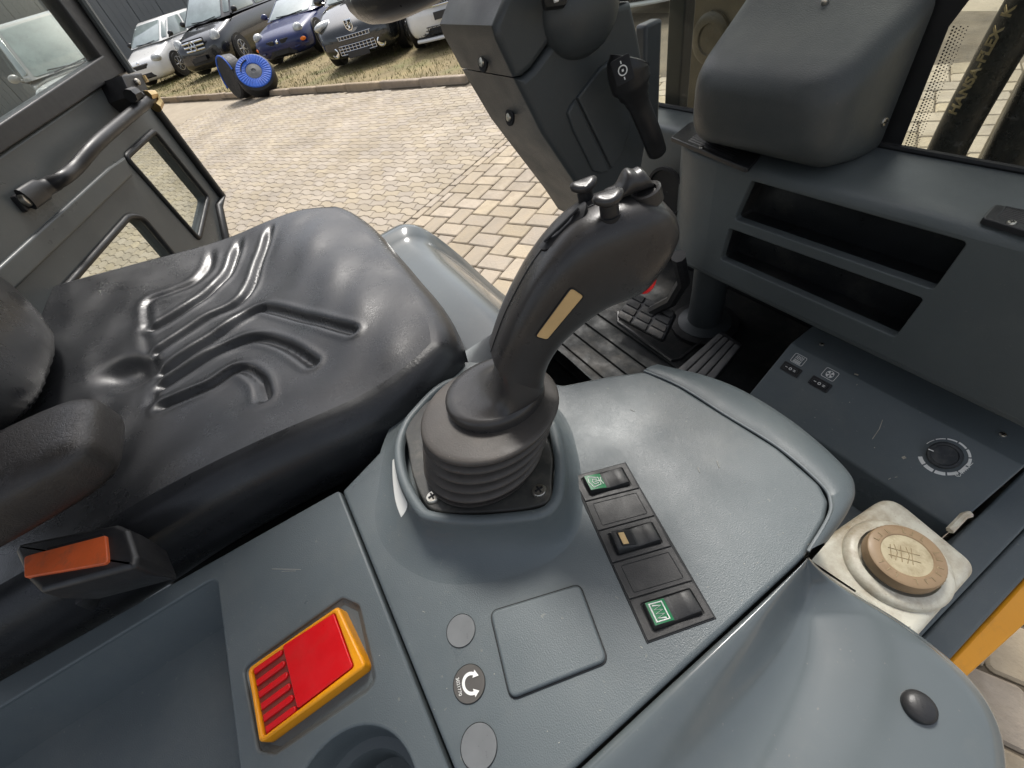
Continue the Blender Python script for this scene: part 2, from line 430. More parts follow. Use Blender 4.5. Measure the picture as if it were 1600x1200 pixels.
wave_mes = [stone_mesh('paver', w_, .004, WAVE) for w_ in wos]
ex = BP.copy(); ey = BD.copy()
ang = atan2(ex.y, ex.x)
cands = []
for r in range(-92, 104):
    for c in range(-86, 12):
        lx = c * WL + (r % 2) * WL / 2 - WL * .52; ly = r * WW
        p = B0 + ex * lx + ey * ly
        if side_b(p) > .11 or side_k(p) > -.12 or p.x < -13.5: continue
        if p.y < -4.2 or p.y > 6.5: continue
        s = seen(p); d = (p - CAM).length
        vis = s is not None and -30 < s[0] < 900 and -20 < s[1] < 620
        cands.append((0 if vis else 1, d, p, r % 2))
cands.sort(key=lambda t: (t[0], t[1]))
yard = MB()
def clip(poly, q0, nn):
    out = []
    for i in range(len(poly)):
        a, b = poly[i - 1], poly[i]; da, db = (a - q0).dot(nn), (b - q0).dot(nn)
        if (da >= 0) != (db >= 0): out.append(a.lerp(b, da / (da - db)))
        if db >= 0: out.append(b)
    return [p for i, p in enumerate(out) if (p - out[i - 1]).length > 1e-4]
def cut_stone(name, outl_, p, an, q0, nn, b, material):
    rot = Matrix.Rotation(an, 4, 'Z'); w_ = clip([rot @ q + p for q in outl_], q0, nn)
    if len(w_) < 3 or area_n(w_).length / 2 < .0012: return
    me = stone_mesh(name, [q - p for q in ccw(w_, V((0, 0, 1)))], b, material)
    o = bpy.data.objects.new(name, me); COL.objects.link(o); o.parent = bed; o.location = p
def jit(a=.0015): return random.uniform(-a, a)
for i, (vv, d, p, od) in enumerate(cands):
    wo = wos[od]
    rot = Matrix.Rotation(ang, 4, 'Z')
    tx, ty = jit(.006), jit(.006)
    if side_b(p) > -.135:
        if vv == 0 and d < 8: cut_stone('paver', wo, p, ang, B0 - BP * .004, -BP, .004, WAVE)
        continue
    if i < 290:
        o = bpy.data.objects.new('paver', wave_mes[od]); COL.objects.link(o); o.parent = bed
        o.location = p + V((0, 0, jit())); o.rotation_euler = (tx, ty, ang)
    else:
        dz = jit()
        rings = [[rot @ q + p + V((0, 0, dz + tx * q.x + ty * q.y)) for q in r_] for r_ in stone_rings(wo, .004)]
        yard.loft(rings, True, False, True)
o = yard.build('paver_field', WAVE, bed, smooth=0); o['kind'] = 'stuff'

# rectangular cobble blocks in herringbone
BL, BW = .245, .165
def block_outline(L, W, seed):
    r_ = random.Random(seed); e = lambda a: r_.uniform(-a, a)
    pts = rounded([V((-L / 2, -W / 2, 0)), V((L / 2, -W / 2, 0)), V((L / 2, W / 2, 0)), V((-L / 2, W / 2, 0))], .022, 3)
    pts = [p + V((e(.0022), e(.0022), 0)) for p in pts]
    return inset(ccw(pts, V((0, 0, 1))), V((0, 0, 1)), .005)
bos = [block_outline(BL, BW, s) for s in range(5)]
bme = [stone_mesh('block', b, .007, BLOCK) for b in bos]
cb = []
for a in range(-60, 60):
    for b in range(-40, 40):
        t = V((BW, BW, 0)) * a + V((BL, -BL, 0)) * b
        for vert in (0, 1):
            c = t + (V((BL + BW / 2, BW - BL / 2, 0)) if vert else V((BL / 2, BW / 2, 0)))
            p = B0 + ex * c.x + ey * c.y
            if side_b(p) < .0 or side_k(p) > -.12: continue
            if not (-6.2 < p.x < 1.6 and -.3 < p.y < 5.2): continue
            s = seen(p); d = (p - CAM).length
            vis = s is not None and -40 < s[0] < 1660 and -20 < s[1] < 1250 and (s[0] < 1000 or d > 1.9)
            cb.append((0 if vis else 1, d, p, vert))
cb.sort(key=lambda t: (t[0], t[1]))
rest = MB()
for i, (vv, d, p, vert) in enumerate(cb):
    k = random.randrange(5); an = ang + (pi / 2 if vert else 0) + random.choice((0, pi)) + jit(.012)
    tx, ty = jit(.012), jit(.012)
    if side_b(p) < .24:
        if vv == 0 and d < 8: cut_stone('block', bos[k], p, an, B0 + BP * .092, BP, .006, BLOCK)
        continue
    if i < 255:
        o = bpy.data.objects.new('block', bme[k]); COL.objects.link(o); o.parent = bed
        o.location = p + V((jit(.003), jit(.003), jit(.002))); o.rotation_euler = (tx, ty, an)
    else:
        rot = Matrix.Rotation(an, 4, 'Z')
        rest.loft([[rot @ q + p + V((0, 0, tx * q.x + ty * q.y)) for q in r_] for r_ in stone_rings(bos[k], .007)], True, False, True)
o = rest.build('block_field', BLOCK, bed, smooth=0); o['kind'] = 'stuff'
# border course along the seam of the two pavings
bo_me = stone_mesh('border_stone', block_outline(.20, .088, 9), .005, BLOCK)
for i in range(-12, 26):
    o = bpy.data.objects.new('border_stone', bo_me); COL.objects.link(o); o.parent = bed
    o.location = B0 + BP * .046 + BD * (i * .2) + V((0, 0, jit(.002))); o.rotation_euler = (jit(.01), jit(.01), atan2(BD.y, BD.x))
# moss tufts in the joints
ms = MB()
for i in range(420):
    q = random.choice(cb[:230]); p = q[2]
    e = random.choice((-1, 1)); L_, W_ = (BW, BL) if q[3] else (BL, BW)
    if random.random() < .5: loc = V((random.uniform(-L_, L_) / 2, e * W_ / 2, 0))
    else: loc = V((e * L_ / 2, random.uniform(-W_, W_) / 2, 0))
    c = p + ex * loc.x + ey * loc.y
    if math.sin(c.x * 2.3) + math.sin(c.y * 3.1 + 1) < .3: continue
    for j in range(5):
        a = random.uniform(0, 2 * pi); rr = random.uniform(.002, .007); t = c + V((random.uniform(-.012, .012), random.uniform(-.012, .012), -.012))
        h = random.uniform(.008, .016)
        ms.add([t + V((cos(a) * rr, sin(a) * rr, 0)), t + V((cos(a + 2.1) * rr, sin(a + 2.1) * rr, 0)), t + V((cos(a + 4.2) * rr, sin(a + 4.2) * rr, 0)), t + V((0, 0, h))], [(0, 1, 3), (1, 2, 3), (2, 0, 3)])
o = ms.build('joint_moss', MOSS, smooth=0); tag(o, 'green moss tufts growing in the cobble joints', 'moss', kind='stuff')

# verge behind the kerb
VERGE = mat('verge_soil', (.20, .155, .075), .95, grain=(20, .6, .03), var=.35, vscale=1.4, dirt=((.13, .15, .04), .7, 1.1))
q = MB()
A2, B2 = KA - KU * 12, KB
q.add([A2 + KN * .06 + V((0, 0, .07)), B2 + KN * .06 + V((0, 0, .07)), B2 + KN * 14 + V((0, 0, .07)), A2 + KN * 14 + V((0, 0, .07)),
       A2 + KN * .06 + V((0, 0, -.02)), B2 + KN * .06 + V((0, 0, -.02)), B2 + KN * 14 + V((0, 0, -.02)), A2 + KN * 14 + V((0, 0, -.02))], [(0, 1, 2, 3), (1, 5, 6, 2), (0, 4, 5, 1)])
verge = q.build('verge', VERGE, smooth=0); tag(verge, 'worn grass verge the cars are parked on', None, kind='structure')
GR = mat('grass_blades', (.13, .125, .038), .8, var=.45, vscale=1.3, island=.35)
gb = MB()
for i in range(16000):
    s_ = random.uniform(0, 26); w_ = random.uniform(.1, 3.2) ** 1.0
    p = KB - KU * s_ + KN * w_ + V((0, 0, .068))
    dens = .5 + .5 * math.sin(p.x * 1.7) * math.sin(p.y * 2.3 + p.x)
    if random.random() > .25 + .75 * dens: continue
    a = random.uniform(0, 2 * pi); h = random.uniform(.02, .06) * (.6 + dens); wd = .006 + .0015 * s_ / 6
    u = V((cos(a), sin(a), 0)) * wd; l = V((random.uniform(-.02, .02), random.uniform(-.02, .02), h))
    gb.add([p - u, p + u, p + l], [(0, 1, 2)])
o = gb.build('grass', GR, smooth=0); tag(o, 'thin dry grass on the verge under the parked cars', 'grass', kind='stuff')
# kerb stones
KERB = mat('kerb_concrete', (.30, .235, .165), .9, grain=(30, .7, .01), var=.25, vscale=4, island=.12, dirt=((.14, .12, .06), .4, 3))
q = MB(); q.slab(rounded([KA - KU * 10 + KN * -.02, KB + KN * -.02, KB + KN * .08, KA - KU * 10 + KN * .08], .01, 2), (0, 0, 1), .03, .004)
q.v = [(a, b, c + .005) for a, b, c in q.v]
kerb = q.build('kerb', SAND, smooth=30); tag(kerb, 'low stone kerb along the grass verge', None, kind='structure')
kq = MB(); kq.slab(rounded([V((-.495, -.05, 0)), V((.495, -.05, 0)), V((.495, .05, 0)), V((-.495, .05, 0))], .012, 2), (0, 0, 1), .15, .02, 3)
kme = bpy.data.meshes.new('kerb_stone'); kme.from_pydata(kq.v, [], kq.f); kme.materials.append(KERB); kme.update()
for i in range(28):
    o = bpy.data.objects.new('kerb_stone', kme); COL.objects.link(o); o.parent = kerb
    o.location = KB - KU * (i + .5) * 1.0 + KN * .03 + V((0, 0, .10 + jit(.008))); o.rotation_euler = (jit(.04), jit(.012), atan2(KU.y, KU.x) + jit(.015))

# ------------------------------------------------------------------ hall clad with grey panels
CLAD = mat('grey_cladding', (.155, .165, .170), .5, grain=(3, .1, .01), var=.08, vscale=.8, rvar=.06)
CLADR = mat('cladding_rib', (.125, .135, .14), .5, var=.05)
HU = V((.113, .9936, 0)); HN = V((-.9936, .113, 0))
hall0 = V((-31.2, -22, 0))
hall = thing('clad_hall', hall0, 'grey panel clad hall behind the parked cars', 'building')
hw = MB()
hw.box(hall0 + HU * 15 + HN * 3 + V((0, 0, 3.2)), (32, 5.9, 6.4), Matrix.Rotation(atan2(HU.y, HU.x), 3, 'Z'))
hw.build('wall', CLADR, hall, smooth=0)
pq = MB(); pq.slab(rounded([V((-.485, 0, 0)), V((.485, 0, 0)), V((.485, 0, 6.3)), V((-.485, 0, 6.3))], .0, 1), (0, -1, 0), .04, .012, 2)
for rx in (-.25, .0, .25): pq.box((rx, -.004, 3.15), (.035, .02, 6.2))
pme = bpy.data.meshes.new('panel'); pme.from_pydata(pq.v, [], pq.f); pme.materials.append(CLAD); pme.update()
for i in range(31):
    o = bpy.data.objects.new('panel', pme); COL.objects.link(o)
    o.location = hall0 + HU * (-.5 + i) - HN * .0 + V((0, 0, .06)); o.rotation_euler = (0, 0, atan2(HU.y, HU.x)); attach(o, hall)

# ------------------------------------------------------------------ parked cars
def paint(name, c, rough=.25, metal=.0, coat=1.0):
    return mat(name, c, rough, metal=metal, var=.03, vscale=2, coat=coat, rvar=.04)
TYRE = mat('tyre_rubber', (.02, .02, .02), .7, grain=(60, .4, .004), var=.2, vscale=8, dirt=((.12, .10, .08), .4, 9))
RIM = mat('alloy_rim', (.42, .42, .42), .3, metal=.9, var=.1)
RIMD = mat('dark_alloy_rim', (.03, .03, .03), .35, var=.1)
CGLASS = mat('car_glass_sky', (.24, .285, .275), .05, var=.22, vscale=2.0, coat=1.0, rvar=0)  # pale green of the reflected sky put into the glass colour
TRIM = mat('black_trim', (.012, .012, .013), .45, var=.2, vscale=8)
LAMP = mat('lamp_lens', (.42, .43, .42), .10, var=.55, vscale=9, coat=1.0, rvar=.03)
CHROME = mat('chrome_trim', (.80, .80, .80), .12, metal=1, var=.04, rvar=.03)
AMBER = mat('amber_lens', (.85, .20, .01), .2, var=.1)
PLATEW = mat('black_number_plate', (.03, .03, .033), .4, var=.1)
def section(y, w_, zb, zs, zc, n=9):
    half = [V((0, y, zb)), V((.80 * w_, y, zb)), V((.97 * w_, y, zb + .10)), V((w_, y, zb + (zs - zb) * .45)), V((.985 * w_, y, zb + (zs - zb) * .75)), V((.93 * w_, y, zs - .03)), V((.82 * w_, y, zs + (zc - zs) * .3)), V((.5 * w_, y, zs + (zc - zs) * .8)), V((0, y, zc))]
    return half + [V((-p.x, p.y, p.z)) for p in half[-2:0:-1]]
def make_car(name, label, pos, head, P, front):
    """local +Y is the nose; nose tip at the thing's origin"""
    c = thing(name, pos, label, 'car', 'cars parked on the verge', rz=0)
    W, L, hood, belt, roof, cowl = P['W'] / 2, P['L'], P['hood'], P['belt'], P['roof'], P['cowl']
    M = Matrix.Translation(pos) @ Matrix.Rotation(head, 4, 'Z')
    def bd(mb, nm, mt, par=c, **k):
        mb.v = [tuple(M @ V(p)) for p in mb.v]; return mb.build(nm, mt, par, **k)
    nz = P.get('nose', .62)
    st = [(0, .66, .34, nz * .80, nz * .82), (-.05, .80, .24, nz * .95, nz * .98), (-.14, .90, .19, nz * 1.06, nz * 1.10), (-.38, .97, .17, nz * 1.19, nz * 1.25), (-.75, 1.0, .17, hood * .95, hood), (-cowl, 1.0, .17, belt * .97, belt + .03), (-cowl - .5, 1.0, .17, belt, belt + .03), (-L * .6, 1.0, .17, belt + .02, belt + .05), (-L + .35, .98, .19, belt + .04, belt + .07), (-L + .08, .92, .25, belt - .05, belt), (-L, .80, .35, belt - .2, belt - .15)]
    b = MB(); b.loft([section(y, f_ * W, zb, zs, zc) for y, f_, zb, zs, zc in st], True, True, True)
    body = bd(b, 'body', P['paint'], sub=2)
    # greenhouse
    wf = P.get('screen', .75); rf = -cowl - wf
    def ring(zf, ins, y0, y1, z):
        a = W * ins; return [V((-a * .86, y0, z)), V((a * .86, y0, z)), V((a, y0 - .25, z)), V((a, y1 + .25, z)), V((a * .9, y1, z)), V((-a * .9, y1, z)), V((-a, y1 + .25, z)), V((-a, y0 - .25, z))]
    r0 = ring(0, .93, -cowl + .10, -L + .25, belt); r1 = ring(0, .76, rf + .02, -L + .75, roof - .05); r2 = ring(0, .66, rf - .12, -L + .9, roof)
    b = MB(); b.loft([r0, r1, r2], True, False, True)
    bd(b, 'cabin', P['paint'], sub=0, bevel=.05)
    def pane(nm, quad, off, inn=.06):
        cpt = sum(quad, V((0, 0, 0))) / 4
        n_ = (quad[1] - quad[0]).cross(quad[3] - quad[0]).normalized()
        if n_.dot(off) < 0: n_ = -n_
        qq = [cpt + (p - cpt) * (1 - inn) + n_ * .012 for p in quad]
        b = MB(); b.slab(rounded(qq, .06, 3), n_, .01, .003, 2)
        return bd(b, nm, CGLASS)
    if not P.get('open'):
        ws = pane('windscreen', [r0[0], r0[1], r1[1], r1[0]], V((0, 1, .3)), .07)
        pane('corner_window', [r0[1], r0[2], r1[2], r1[1]], V((1, .6, 0)), .22); pane('corner_window', [r0[0], r0[7], r1[7], r1[0]], V((-1, .6, 0)), .22)
        ym = .5
        for s_, (i, j) in ((1, (2, 3)), (-1, (7, 6))):
            lo = r0[i].lerp(r0[j], .48); hi = r1[i].lerp(r1[j], .5)
            pane('side_window', [r0[i], lo, hi, r1[i]], V((s_, 0, 0)), .10); pane('side_window', [lo, r0[j], r1[j], hi], V((s_, 0, 0)), .10)
        for s_ in (-1, 1):
            b = MB(); p0 = (r0[0].lerp(r0[1], .5 + s_ * .22)) + V((0, .02, .015)); p1 = p0.lerp(r0[0 if s_ > 0 else 1], .75).lerp(r1[0], .06) + V((0, .02, .02))
            b.tube([p0, p1], .011, 6); bd(b, 'wiper', TRIM)
    for s_ in (-1, 1):
        b = MB(); b.sphere((s_ * (W + .07), -cowl - .28, belt + .10), (.10, .07, .075), 12, 8); b.tube([V((s_ * (W - .05), -cowl - .28, belt + .03)), V((s_ * (W + .04), -cowl - .28, belt + .07))], .025, 8)
        bd(b, 'mirror', P.get('mirror', P['paint']))
    # wheels
    R_ = P.get('wheel', .315)
    for yy in (-.86, -L + .80):
        for s_ in (-1, 1):
            b = MB(); b.lathe((s_ * (W * 1.0 - .19), yy, R_ + .07), (s_, 0, 0), [(.0, .0), (R_ + .055, 0), (R_ + .055, .195), (.01, .195)], 28)
            ar = bd(b, 'wheel_arch', TRIM)
            b = MB(); b.lathe((s_ * (W - .20), yy, R_ + .07), (s_, 0, 0), [(R_ * .62, 0), (R_ * .96, .01), (R_, .05), (R_, .18), (R_ * .95, .222), (R_ * .68, .228), (R_ * .64, .205)], 28)
            wh = bd(b, 'wheel', TYRE)
            b = MB(); o_ = V((s_ * (W - .0), yy, R_ + .07))
            b.lathe(o_, (s_, 0, 0), [(R_ * .66, .0), (R_ * .66, .018), (R_ * .60, .02), (R_ * .57, -.03)], 28)
            b.lathe(o_, (s_, 0, 0), [(.001, .02), (.05, .02), (.06, 0)], 14)
            for k in range(P.get('spokes', 7)):
                a = 2 * pi * k / P.get('spokes', 7); d_ = V((0, cos(a), sin(a)))
                b.tube([o_ + d_ * .03 + V((s_ * .004, 0, 0)), o_ + d_ * R_ * .62 + V((s_ * .004, 0, 0))], (.012, .022)[0:1][0], 6)
            bd(b, 'rim', P.get('rim', RIM), wh)
    front(c, bd, W, P)
    return c
def obox(c, d, rz=0, rx=0):
    b = MB(); b.box((0, 0, 0), d); Mx = Matrix.Translation(V(c)) @ Matrix.Rotation(rz, 4, 'Z') @ Matrix.Rotation(rx, 4, 'X')
    b.v = [tuple(Mx @ V(p)) for p in b.v]; return b
def lampE(c, r, rz=0, ry=0):
    b = MB(); Mx = Matrix.Rotation(rz, 3, 'Z') @ Matrix.Rotation(ry, 3, 'Y'); b.sphere(c, r, 16, 10, Mx); return b
def plate_on(bd, y, z, w_=.5, par=None):
    bd(obox((0, y, z), (w_, .02, .11)), 'number_plate', PLATEW, bevel=.004)
def grid_bars(bd, name, mt, x0, x1, z0, z1, y, nx, nz_, th=.008, curve=.06):
    b = MB()
    yy = lambda x: y - curve * (x / .5) ** 2
    for i in range(nz_):
        z = z0 + (z1 - z0) * (i / max(1, nz_ - 1)); b.tube([V((x0 + (x1 - x0) * k / 8, yy(x0 + (x1 - x0) * k / 8), z)) for k in range(9)], th, 5)
    for i in range(nx):
        x = x0 + (x1 - x0) * (i / max(1, nx - 1)); b.tube([V((x, yy(x), z0)), V((x, yy(x), z1))], th, 5)
    return bd(b, name, mt)
def dark_panel(bd, name, mt, pts, y, curve=.06, th=.03):
    b = MB(); P_ = rounded([V((x, 0, z)) for x, z in pts], .03, 3)
    P_ = ccw(P_, V((0, 1, 0)))
    yy = lambda x: y - curve * (x / .5) ** 2
    # slab bent round the nose
    r0 = [V((p.x, yy(p.x) - th, p.z)) for p in P_]; r1 = [V((p.x, yy(p.x), p.z)) for p in P_]
    b.loft([r0, r1], True, True, False)
    cx_ = sum(p.x for p in P_) / len(P_); cz_ = sum(p.z for p in P_) / len(P_)
    inner = [V((cx_ + (p.x - cx_) * .5, 0, cz_ + (p.z - cz_) * .5)) for p in P_]; inner = [V((p.x, yy(p.x), p.z)) for p in inner]
    b.loft([r1, inner], True, False, True)
    return bd(b, name, mt, smooth=0)
def head_of(deg): return radians(deg)
# headings: angle that turns local +Y (nose) to its world direction
def front_white_mpv(c, bd, W, P):
    dark_panel(bd, 'grille', TRIM, [(-.34, .66), (.34, .66), (.30, .54), (-.30, .54)], .015, .10)
    grid_bars(bd, 'grille_bars', CHROME, -.36, .36, .675, .675, .02, 0, 1, .012, .10)
    dark_panel(bd, 'lower_intake', TRIM, [(-.42, .44), (.42, .44), (.38, .28), (-.38, .28)], .03, .09)
    for s_ in (-1, 1):
        bd(lampE((s_ * .66, -.20, .72), (.17, .12, .12), -s_ * .75), 'headlight', LAMP)
        dark_panel(bd, 'fog_intake', TRIM, [(s_ * .52, .43), (s_ * .74, .43), (s_ * .72, .33), (s_ * .52, .32)], .10, .14)
    bd(lampE((0, .00, .71), (.055, .02, .055)), 'emblem', CHROME)
def star(bd, c, r, mt):
    b = MB(); c = V(c)
    b.tube([c + V((r * cos(2 * pi * k / 24), 0, r * sin(2 * pi * k / 24))) for k in range(24)], r * .1, 6, closed=True)
    for k in range(3):
        a = pi / 2 + 2 * pi * k / 3; b.tube([c, c + V((r * cos(a), 0, r * sin(a)))], [r * .17, r * .04], 6)
    return bd(b, 'emblem', mt)
def front_black_van(c, bd, W, P):
    dark_panel(bd, 'grille', TRIM, [(-.40, .95), (.40, .95), (.33, .66), (-.33, .66)], .02, .10)
    for i in range(3):
        z = .70 + i * .095; hw = .345 + i * .02; b = MB(); b.tube([V((x, .04 - .10 * (x / .5) ** 2, z)) for x in np.linspace(-hw, hw, 9)], (.02, .028)[1], 8); bd(b, 'grille_bar', CHROME)
    star(bd, (0, .075, .80), .115, CHROME)
    for s_ in (-1, 1):
        bd(lampE((s_ * .69, -.24, .84), (.15, .14, .20), -s_ * .7, s_ * .35), 'headlight', LAMP)
        b = MB(); b.tube([V((s_ * .45, -.02, .50)), V((s_ * .74, -.15, .53))], .015, 6); bd(b, 'bumper_strip', CHROME)
    dark_panel(bd, 'bumper', TRIM, [(-.80, .58), (.80, .58), (.76, .28), (-.76, .28)], .055, .10)
    plate_on(bd, .075, .48)
def front_blue_roadster(c, bd, W, P):
    for s_ in (-1, 1):
        bd(lampE((s_ * .60, -.25, .66), (.125, .13, .115), -s_ * .4), 'headlight', LAMP)
        bd(lampE((s_ * .68, -.115, .45), (.085, .05, .05), -s_ * .8), 'turn_signal', AMBER)
        dark_panel(bd, 'nose_intake', TRIM, [(s_ * .10, .56), (s_ * .34, .56), (s_ * .33, .48), (s_ * .10, .48)], .015, .10)
        b = MB(); b.tube([V((s_ * .45, .015, .34)), V((s_ * .78, -.16, .36))], .02, 6); bd(b, 'bumper_strip', P['paint'])
    dark_panel(bd, 'lower_intake', TRIM, [(-.48, .40), (.48, .40), (.40, .22), (-.40, .22)], .025, .10)
    bd(lampE((0, .0, .52), (.04, .02, .04)), 'emblem', CHROME)
def front_grey_hatch(c, bd, W, P):
    grey = P['paint']
    dark_panel(bd, 'grille', TRIM, [(-.42, .56), (.42, .56), (.42, .49), (-.42, .49)], .02, .09)
    grid_bars(bd, 'grille_bars', CHROME, -.40, .40, .50, .555, .028, 13, 2, .006, .09)
    dark_panel(bd, 'lower_intake', TRIM, [(-.40, .42), (.40, .42), (.36, .24), (-.36, .24)], .03, .09)
    grid_bars(bd, 'intake_bars', CHROME, -.39, .39, .27, .41, .04, 11, 4, .006, .09)
    for s_ in (-1, 1):
        b = MB(); b.lathe((s_ * .50, -.055, .33), (s_ * .35, 1, 0), [(.085, 0), (.088, .03), (.07, .035), (.06, .015), (.001, .02)], 20); bd(b, 'fog_lamp', CHROME)
        bd(lampE((s_ * .63, -.36, .75), (.13, .26, .085), -s_ * .55, s_ * .25), 'headlight', LAMP)
    plate_on(bd, .05, .26, .46)
    # shield emblem with a small rampant animal shape
    b = MB(); sh = [V((x, 0, z)) for x, z in ((-.085, .09), (.085, .09), (.075, -.04), (.03, -.09), (-.03, -.09), (-.075, -.04))]
    b.slab(rounded([p + V((0, .035, .70)) for p in sh], .015, 3), V((0, 1, .15)), .02, .004, 2); em = bd(b, 'emblem', CHROME)
    b = MB(); b.slab(rounded([p * .80 + V((0, .040, .70)) for p in sh], .012, 3), V((0, 1, .15)), .004, .001, 1); bd(b, 'emblem_field', TRIM, em)
    b = MB()
    for path, r in (([(-.01, .05), (.01, .0), (-.015, -.05)], .018), ([(.01, .02), (.045, .035)], .010), ([(.01, 0), (.045, -.01)], .010), ([(-.01, -.04), (.03, -.06)], .010), ([(-.01, .05), (.02, .062)], .016), ([(-.02, -.03), (-.05, .01), (-.045, .04)], .007)):
        b.tube([V((x, .046, .70 + z)) for x, z in path], r, 6)
    bd(b, 'emblem_figure', CHROME, em)
def front_white_hatch(c, bd, W, P):
    dark_panel(bd, 'grille', TRIM, [(-.46, .80), (.46, .80), (.42, .66), (-.42, .66)], .02, .09)
    b = MB(); 
    for i in range(19):
        x = -.42 + .84 * i / 18; b.tube([V((x, .028 - .09 * (x / .5) ** 2, .67)), V((x, .018 - .09 * (x / .5) ** 2, .79))], .007, 5)
    bd(b, 'grille_slats', CHROME)
    b = MB(); b.tube([V((x, .035 - .09 * (x / .5) ** 2, z)) for x, z in ((-.47, .72), (-.46, .81), (-.2, .815), (-.1, .795), (0, .79), (.1, .795), (.2, .815), (.46, .81), (.47, .72), (.42, .65), (0, .65), (-.42, .65))], .012, 6, closed=True); bd(b, 'grille_frame', CHROME)
    for s_ in (-1, 1): bd(lampE((s_ * .70, -.22, .76), (.15, .16, .09), -s_ * .7, s_ * .1), 'headlight', LAMP)
    plate_on(bd, .07, .52)
    dark_panel(bd, 'lower_intake', TRIM, [(-.72, .40), (.72, .40), (.66, .22), (-.66, .22)], .05, .09)
    grid_bars(bd, 'intake_bars', TRIM, -.6, .6, .24, .38, .058, 15, 4, .006, .09)
    b = MB(); b.tube([V((x, .06 - .09 * (x / .5) ** 2, .20)) for x in np.linspace(-.7, .7, 11)], .03, 8); bd(b, 'front_lip', P['paint'])
def front_grey_suv(c, bd, W, P):
    dark_panel(bd, 'grille', TRIM, [(-.62, 1.20), (.62, 1.20), (.60, 1.04), (-.60, 1.04)], .0, .08)
    b = MB(); b.tube([V((x, .03 - .08 * (x / .5) ** 2, 1.12)) for x in np.linspace(-.62, .62, 11)], .016, 6); bd(b, 'grille_bar', CHROME)
    for s_ in (-1, 1): bd(lampE((s_ * .74, -.22, 1.12), (.20, .14, .13), -s_ * .7), 'headlight', LAMP)
    b = MB(); cc = V((0, .05, 1.12)); r = .13
    b.tube([cc + V((r * cos(2 * pi * k / 28), 0, r * sin(2 * pi * k / 28))) for k in range(28)], .014, 6, closed=True)
    for pts in ([(-.062, .10), (0, .006), (.062, .10)], [(-.10, .05), (-.05, -.10), (0, -.017), (.05, -.10), (.10, .05)]):
        b.tube([cc + V((x, .002, z)) for x, z in pts], .012, 6)
    bd(b, 'emblem', CHROME)
    dark_panel(bd, 'lower_intake', TRIM, [(-.70, .80), (.70, .80), (.64, .45), (-.64, .45)], .05, .08)
    b = MB(); b.tube([V((x, .07 - .08 * (x / .5) ** 2, .62)) for x in np.linspace(-.68, .68, 11)], .014, 6); bd(b, 'intake_bar', CHROME)
def hd(cardir): return atan2(cardir[1], cardir[0]) - pi / 2
def facing(deg): a = radians(deg); return hd((cos(a), sin(a)))
Z7 = .07
make_car('white_car', 'silver white compact car leftmost in the row, beside the grey hall', V((-22.3, -1.75, Z7)), facing(-38),
         dict(W=1.69, L=4.2, hood=.98, belt=1.06, roof=1.62, cowl=.95, nose=.70, screen=.70, paint=paint('pearl_white_paint', (.72, .71, .68), .3), mirror=TRIM), front_white_mpv)
make_car('black_van', 'black passenger van with three chrome grille bars and star emblem', V((-19.2, .15, Z7)), facing(-40),
         dict(W=1.90, L=4.8, hood=1.10, belt=1.18, roof=1.92, cowl=1.05, nose=.82, screen=.85, paint=paint('black_paint', (.010, .010, .011), .18), mirror=TRIM, wheel=.33), front_black_van)
make_car('blue_roadster', 'dark blue sports car with round headlights and amber side lamp', V((-15.2, 1.95, Z7)), facing(-38),
         dict(W=1.68, L=3.95, hood=.80, belt=.86, roof=1.26, cowl=1.25, nose=.60, screen=.70, paint=paint('blue_paint', (.005, .012, .080), .3, coat=.45), wheel=.30, spokes=6), front_blue_roadster)
make_car('grey_hatchback', 'dark grey hatchback with shield emblem and two round fog lamps', V((-10.95, 2.82, Z7)), facing(-34),
         dict(W=1.75, L=4.05, hood=.94, belt=.98, roof=1.42, cowl=1.05, nose=.66, screen=.80, paint=paint('graphite_paint', (.020, .022, .022), .22, .2), spokes=9), front_grey_hatch)
make_car('white_hatchback', 'white car with slatted grille and black number plate, by the steering wheel', V((-9.45, 4.25, Z7)), facing(-32),
         dict(W=1.80, L=4.5, hood=.94, belt=1.0, roof=1.46, cowl=1.1, nose=.70, screen=.80, paint=paint('white_paint', (.70, .69, .67), .28), rim=RIMD, spokes=10), front_white_hatch)
make_car('white_estate', 'white car cut off at the top, seen past the steering column', V((-6.4, 6.2, Z7 - .07)), facing(-60),
         dict(W=1.80, L=4.5, hood=.94, belt=1.0, roof=1.46, cowl=1.1, nose=.70, screen=.80, paint=paint('white_estate_paint', (.68, .68, .66), .28), spokes=10), front_white_hatch)
make_car('reflection_van', 'pale grey van with round letter emblem, standing in for a reflection in the door glass', V((-13.5, -2.05, 0)), facing(15),  # van put behind the door glass in place of a reflection in it
         dict(W=1.78, L=4.9, hood=1.30, belt=1.36, roof=2.25, cowl=.95, nose=1.06, screen=.9, wheel=.34, paint=paint('silver_grey_paint', (.30, .30, .29), .32)), front_grey_suv)

